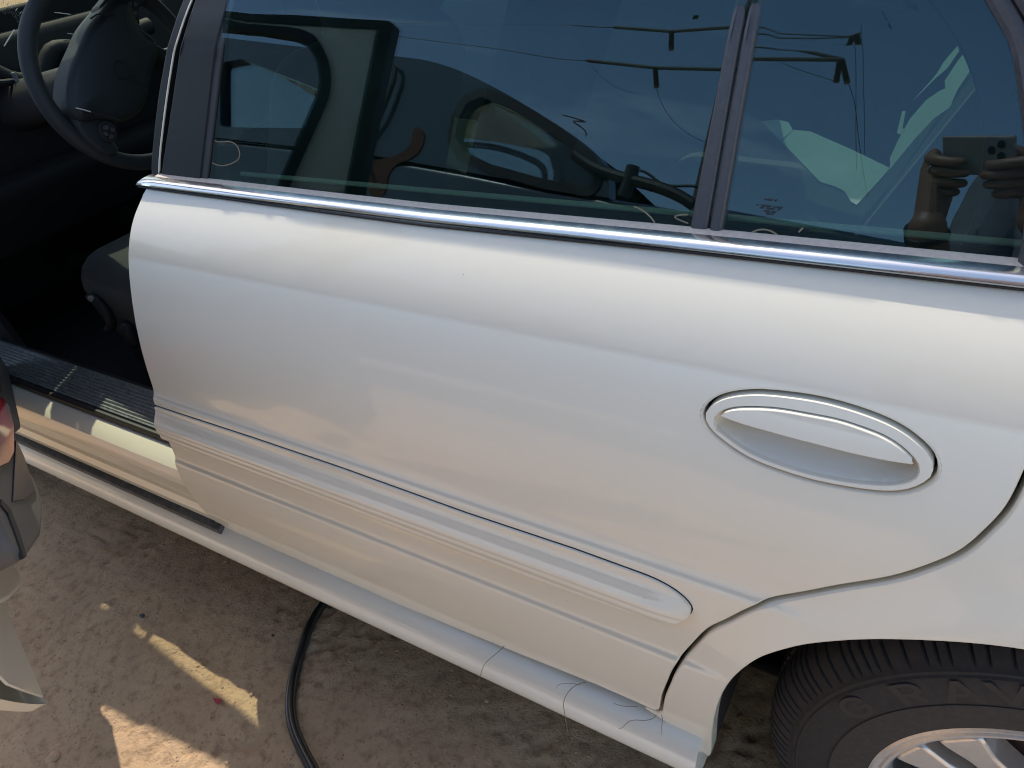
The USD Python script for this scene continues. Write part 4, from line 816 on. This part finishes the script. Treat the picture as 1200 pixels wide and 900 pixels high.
def insul(px):
    P = tw_(px); n = 14; L = np.linalg.norm(P[1] - P[0]); pr = []
    path = P[0] + np.linspace(0, 1, 2 * n + 1)[:, None] * (P[1] - P[0]); obj('insulator', tube(path, [.05 if i % 2 else .11 for i in range(2 * n + 1)], 10), 'porcelain', TOWER)
for p in ([(768, 82), (769.5, 102)], [(787, 38), (786.5, 58)], [(817, 0), (815, 16)], [(984, 72), (980, 96)], [(987, 72), (993, 97)], [(1003, 16), (997, 40)], [(1007, 16), (1007, 43)]): insul(p)
def line(px, label, r=.018, ys=None):
    P = np.array([tw_([p], YT if ys is None else y)[0] for p, y in zip(px, ys if ys is not None else [0] * len(px))]); tag(obj('power_line', tube(spline(P, 40), r, 6), 'wire'), label, 'power line')
line([(430, -6), (500, 4), (600, 18), (690, 29), (722, 30.5)], 'upper thin wire mirrored across the door window to the pylon arm')
line([(440, 36), (500, 46), (600, 60), (665, 70), (690, 71)], 'lower thin wire mirrored across the door window to the pylon arm', .014)
line([(769, 102), (775, 120), (785, 137), (800, 152), (830, 168)], 'wire sagging from the lower left insulator of the pylon', .010)
line([(690, 72), (705, 90), (722, 102), (745, 109)], 'faint slack wire under the left end of the lower arm', .008)
line([(994, 98), (1000, 115), (1005, 150), (1010, 190), (1017, 230)], 'wire dropping from the lower right insulators of the pylon', .012)
line([(1002, 43), (1003, 80), (1003, 140), (1004, 200)], 'wire dropping from the upper right insulators of the pylon', .011)
line([(1014, -10), (1012, 20), (1012, 100), (1013, 180)], 'outermost wire hanging right of the pylon arms', .010)
line([(915, 73), (940, 83), (962, 90), (981, 96)], 'slack jumper wire under the lower right arm of the pylon', .010)
line([(940, 24), (965, 30), (985, 37), (997, 41)], 'slack jumper wire under the upper right arm of the pylon', .010)

# the photographer and phone, mirrored in the quarter glass
def ph(r, u, f): return CAM + R_ * r + U_ * u + F_ * f
PH = thing('phone', 'phone held sideways in both hands, mirrored in the quarter glass', 'phone', tuple(ph(-.05, -.03, -.01)))
def phbox(r0, r1, u0, u1, f0, f1, rad):
    m = rbox((0, 0, 0), (r1 - r0, u1 - u0, f1 - f0), rad, 10); v = m.vertices; m.vertices = np.array([ph(r0 + a, u0 + b, f0 + c) for a, b, c in v]); m.fix_normals(); return m
obj('phone_case', phbox(-.110, .022, -.056, .014, -.012, -.004, .0035), 'phone_body', PH)
for a, b in ((0, 0), (.0, -.020), (-.017, -.010)):
    obj('camera_lens', tm(manifold3d.Manifold.cylinder(.0015, .0068, .0068, 24)), 'phone_lens', PH) if False else None
    cyl = trimesh.creation.cylinder(.0068, .0020, sections=24); cyl.vertices = np.array([ph(a + x, b + y, -.0035 + z) for x, y, z in cyl.vertices]); cyl.fix_normals(); obj('camera_lens', cyl, 'phone_lens', PH)
PERSON = thing('person', 'person in grey T-shirt holding up a phone, mirrored in the quarter glass', 'person', (.2, -.95, 0))
fw = np.array([-.595, .80, 0]); rt = np.array([.80, .595, 0]); up = np.array([0, 0, 1.0]); BC = np.array([.19, -.98, 0])
def bp_(r, f, z): return BC + rt * r + fw * f + up * z
def chain(pts, rad, seg=14): 
    return [hull([pts[i], pts[i + 1]], [rad[i], rad[i + 1]], seg) for i in range(len(pts) - 1)]
def union(parts): return manifold3d.Manifold.batch_boolean(parts, manifold3d.OpType.Add)
def smooth_mesh(parts, edge, it=12):
    m = tm(union(parts).refine_to_length(edge)); m = trimesh.Trimesh(m.vertices, m.faces, process=True); trimesh.smoothing.filter_taubin(m, .5, .53, iterations=it); return m
skin_parts = []
Ls, Le, Lw = bp_(-.19, .0, 1.41), np.array([-.045, -.80, 1.055]), np.array([-.085, -.655, 1.21])
Rs, Re, Rw = bp_(.19, .0, 1.41), np.array([.275, -.70, 1.07]), np.array([.075, -.60, 1.225])
skin_parts += chain([Ls, Le, Lw], [.055, .046, .033]) + chain([Rs, Re, Rw], [.052, .040, .027])
head = bp_(0, .06, 1.60)
skin_parts += [hull([head + up * .03, head + fw * .03 - up * .05, head + fw * .045 - up * .09, head - fw * .02 + up * .02], [.088, .07, .045, .09], 20), hull([bp_(0, .02, 1.40), bp_(0, .04, 1.53)], [.06, .055], 16), hull([bp_(-.12, 0, 1.40), bp_(.12, 0, 1.40), bp_(0, 0, 1.2)], [.06, .06, .08]),
               hull([head + fw * .098 - up * .005, head + fw * .118 - up * .03], [.012, .016]), hull([head + rt * .086, head + rt * .088 - up * .03], [.018, .012]), hull([head - rt * .086, head - rt * .088 - up * .03], [.018, .012])]
# left hand: fingers folded over the back of the phone, thumb behind it
lk = [ph(-.128, u, .004) for u in (-.022, -.042, -.061, -.078)]
skin_parts.append(hull([Lw, lk[0] - F_ * .012, lk[3] - F_ * .012, lk[1] - R_ * .004, ph(-.118, -.095, -.02)], [.026, .013, .012, .013, .016]))
for k, (p, ln) in enumerate(zip(lk, (1.0, 1.12, 1.05, .82))):
    skin_parts += chain([p, p + R_ * .026 * ln + F_ * .014, p + R_ * .048 * ln + F_ * .013 - U_ * .003, p + R_ * .064 * ln + F_ * .006 - U_ * .005], [.0105, .0098, .009, .0078], 12)
skin_parts += chain([ph(-.125, -.07, -.028), ph(-.105, -.05, -.026), ph(-.085, -.034, -.022)], [.0125, .0115, .009], 12)
# right hand: fingers under the lens end
rk = [ph(.050, u, -.004) for u in (-.028, -.046, -.063, -.079)]
skin_parts.append(hull([Rw, rk[0] - F_ * .012, rk[3] - F_ * .010, ph(.06, -.05, -.02)], [.026, .014, .013, .016]))
for k, (p, ln) in enumerate(zip(rk, (1.0, 1.12, 1.05, .82))):
    skin_parts += chain([p, p - R_ * .026 * ln + F_ * .013, p - R_ * .050 * ln + F_ * .013 - U_ * .003, p - R_ * .068 * ln + F_ * .006 - U_ * .006], [.0105, .0098, .009, .0078], 12)
skin_parts += chain([ph(.055, -.05, -.028), ph(.035, -.03, -.026), ph(.012, -.015, -.022)], [.0125, .0115, .009], 12)
BODY = obj('body', smooth_mesh(skin_parts, .007, 8), 'skin', PERSON, smooth=70)
shirt = [hull([bp_(-.16, 0, 1.40), bp_(.16, 0, 1.40), bp_(-.14, .05, 1.15), bp_(.14, .05, 1.15), bp_(-.14, -.03, 1.15), bp_(.14, -.03, 1.15)], [.075, .075, .085, .085, .085, .085], 20),
         hull([bp_(-.13, .03, 1.15), bp_(.13, .03, 1.15), bp_(-.14, .02, .90), bp_(.14, .02, .90)], [.10, .10, .11, .11], 20)]
for s, e in ((Ls, Le), (Rs, Re)): shirt.append(hull([s, s + (e - s) * .55], [.078, .070], 18))
sm = smooth_mesh(shirt, .014, 10); v = sm.vertices; sm.vertices = v + sm.vertex_normals * ((meshkit.fbm(v * 11, 3, 4) - .5) * .022)[:, None]
obj('shirt', sm, 'shirt', PERSON, smooth=70)
tr = []
for s in (-1, 1): tr += chain([bp_(s * .09, .0, .92), bp_(s * .10, .01, .50), bp_(s * .105, -.01, .09)], [.115, .075, .06], 16)
tr.append(hull([bp_(-.09, 0, .92), bp_(.09, 0, .92)], .12, 16)); obj('trousers', smooth_mesh(tr, .02, 8), 'trousers', PERSON, smooth=70)
for s in (-1, 1): obj('shoe', tm(hull([bp_(s * .105, -.05, .045), bp_(s * .11, .14, .035)], [.045, .035])), 'shoe', PERSON, smooth=50)
obj('hair', tm(hull([head + up * .045 - fw * .02, head - fw * .045 + up * .0, head + up * .06 + fw * .02], [.092, .08, .075], 20)), 'hair', PERSON, smooth=60)
for s in (-1, 1): obj('eye', tm(hull([head + fw * .088 + rt * s * .032 + up * .0], .012)), 'phone_lens', PERSON)
wd = (Lw - Le) / np.linalg.norm(Lw - Le); wc = Lw - wd * .018; a1 = np.cross(wd, up); a1 /= np.linalg.norm(a1); a2 = np.cross(wd, a1)
obj('watch_strap', tube(np.array([wc + .031 * (math.cos(t) * a1 + math.sin(t) * a2) for t in np.linspace(0, 2 * np.pi, 30)]), .007, 8), 'rubber', PERSON)
obj('watch_case', tm(hull([wc - .034 * R_ * 1 + wd * .01, wc - .034 * R_ - wd * .012], .014)), 'phone_lens', PERSON)
rc = lk[1] + R_ * .014 + F_ * .008; rd = R_ * .9 + F_ * .45; rd /= np.linalg.norm(rd); b1 = np.cross(rd, up); b1 /= np.linalg.norm(b1); b2 = np.cross(rd, b1)
obj('ring', tube(np.array([rc + .0110 * (math.cos(t) * b1 + math.sin(t) * b2) for t in np.linspace(0, 2 * np.pi, 24)]), .0016, 8), 'silver', PERSON)
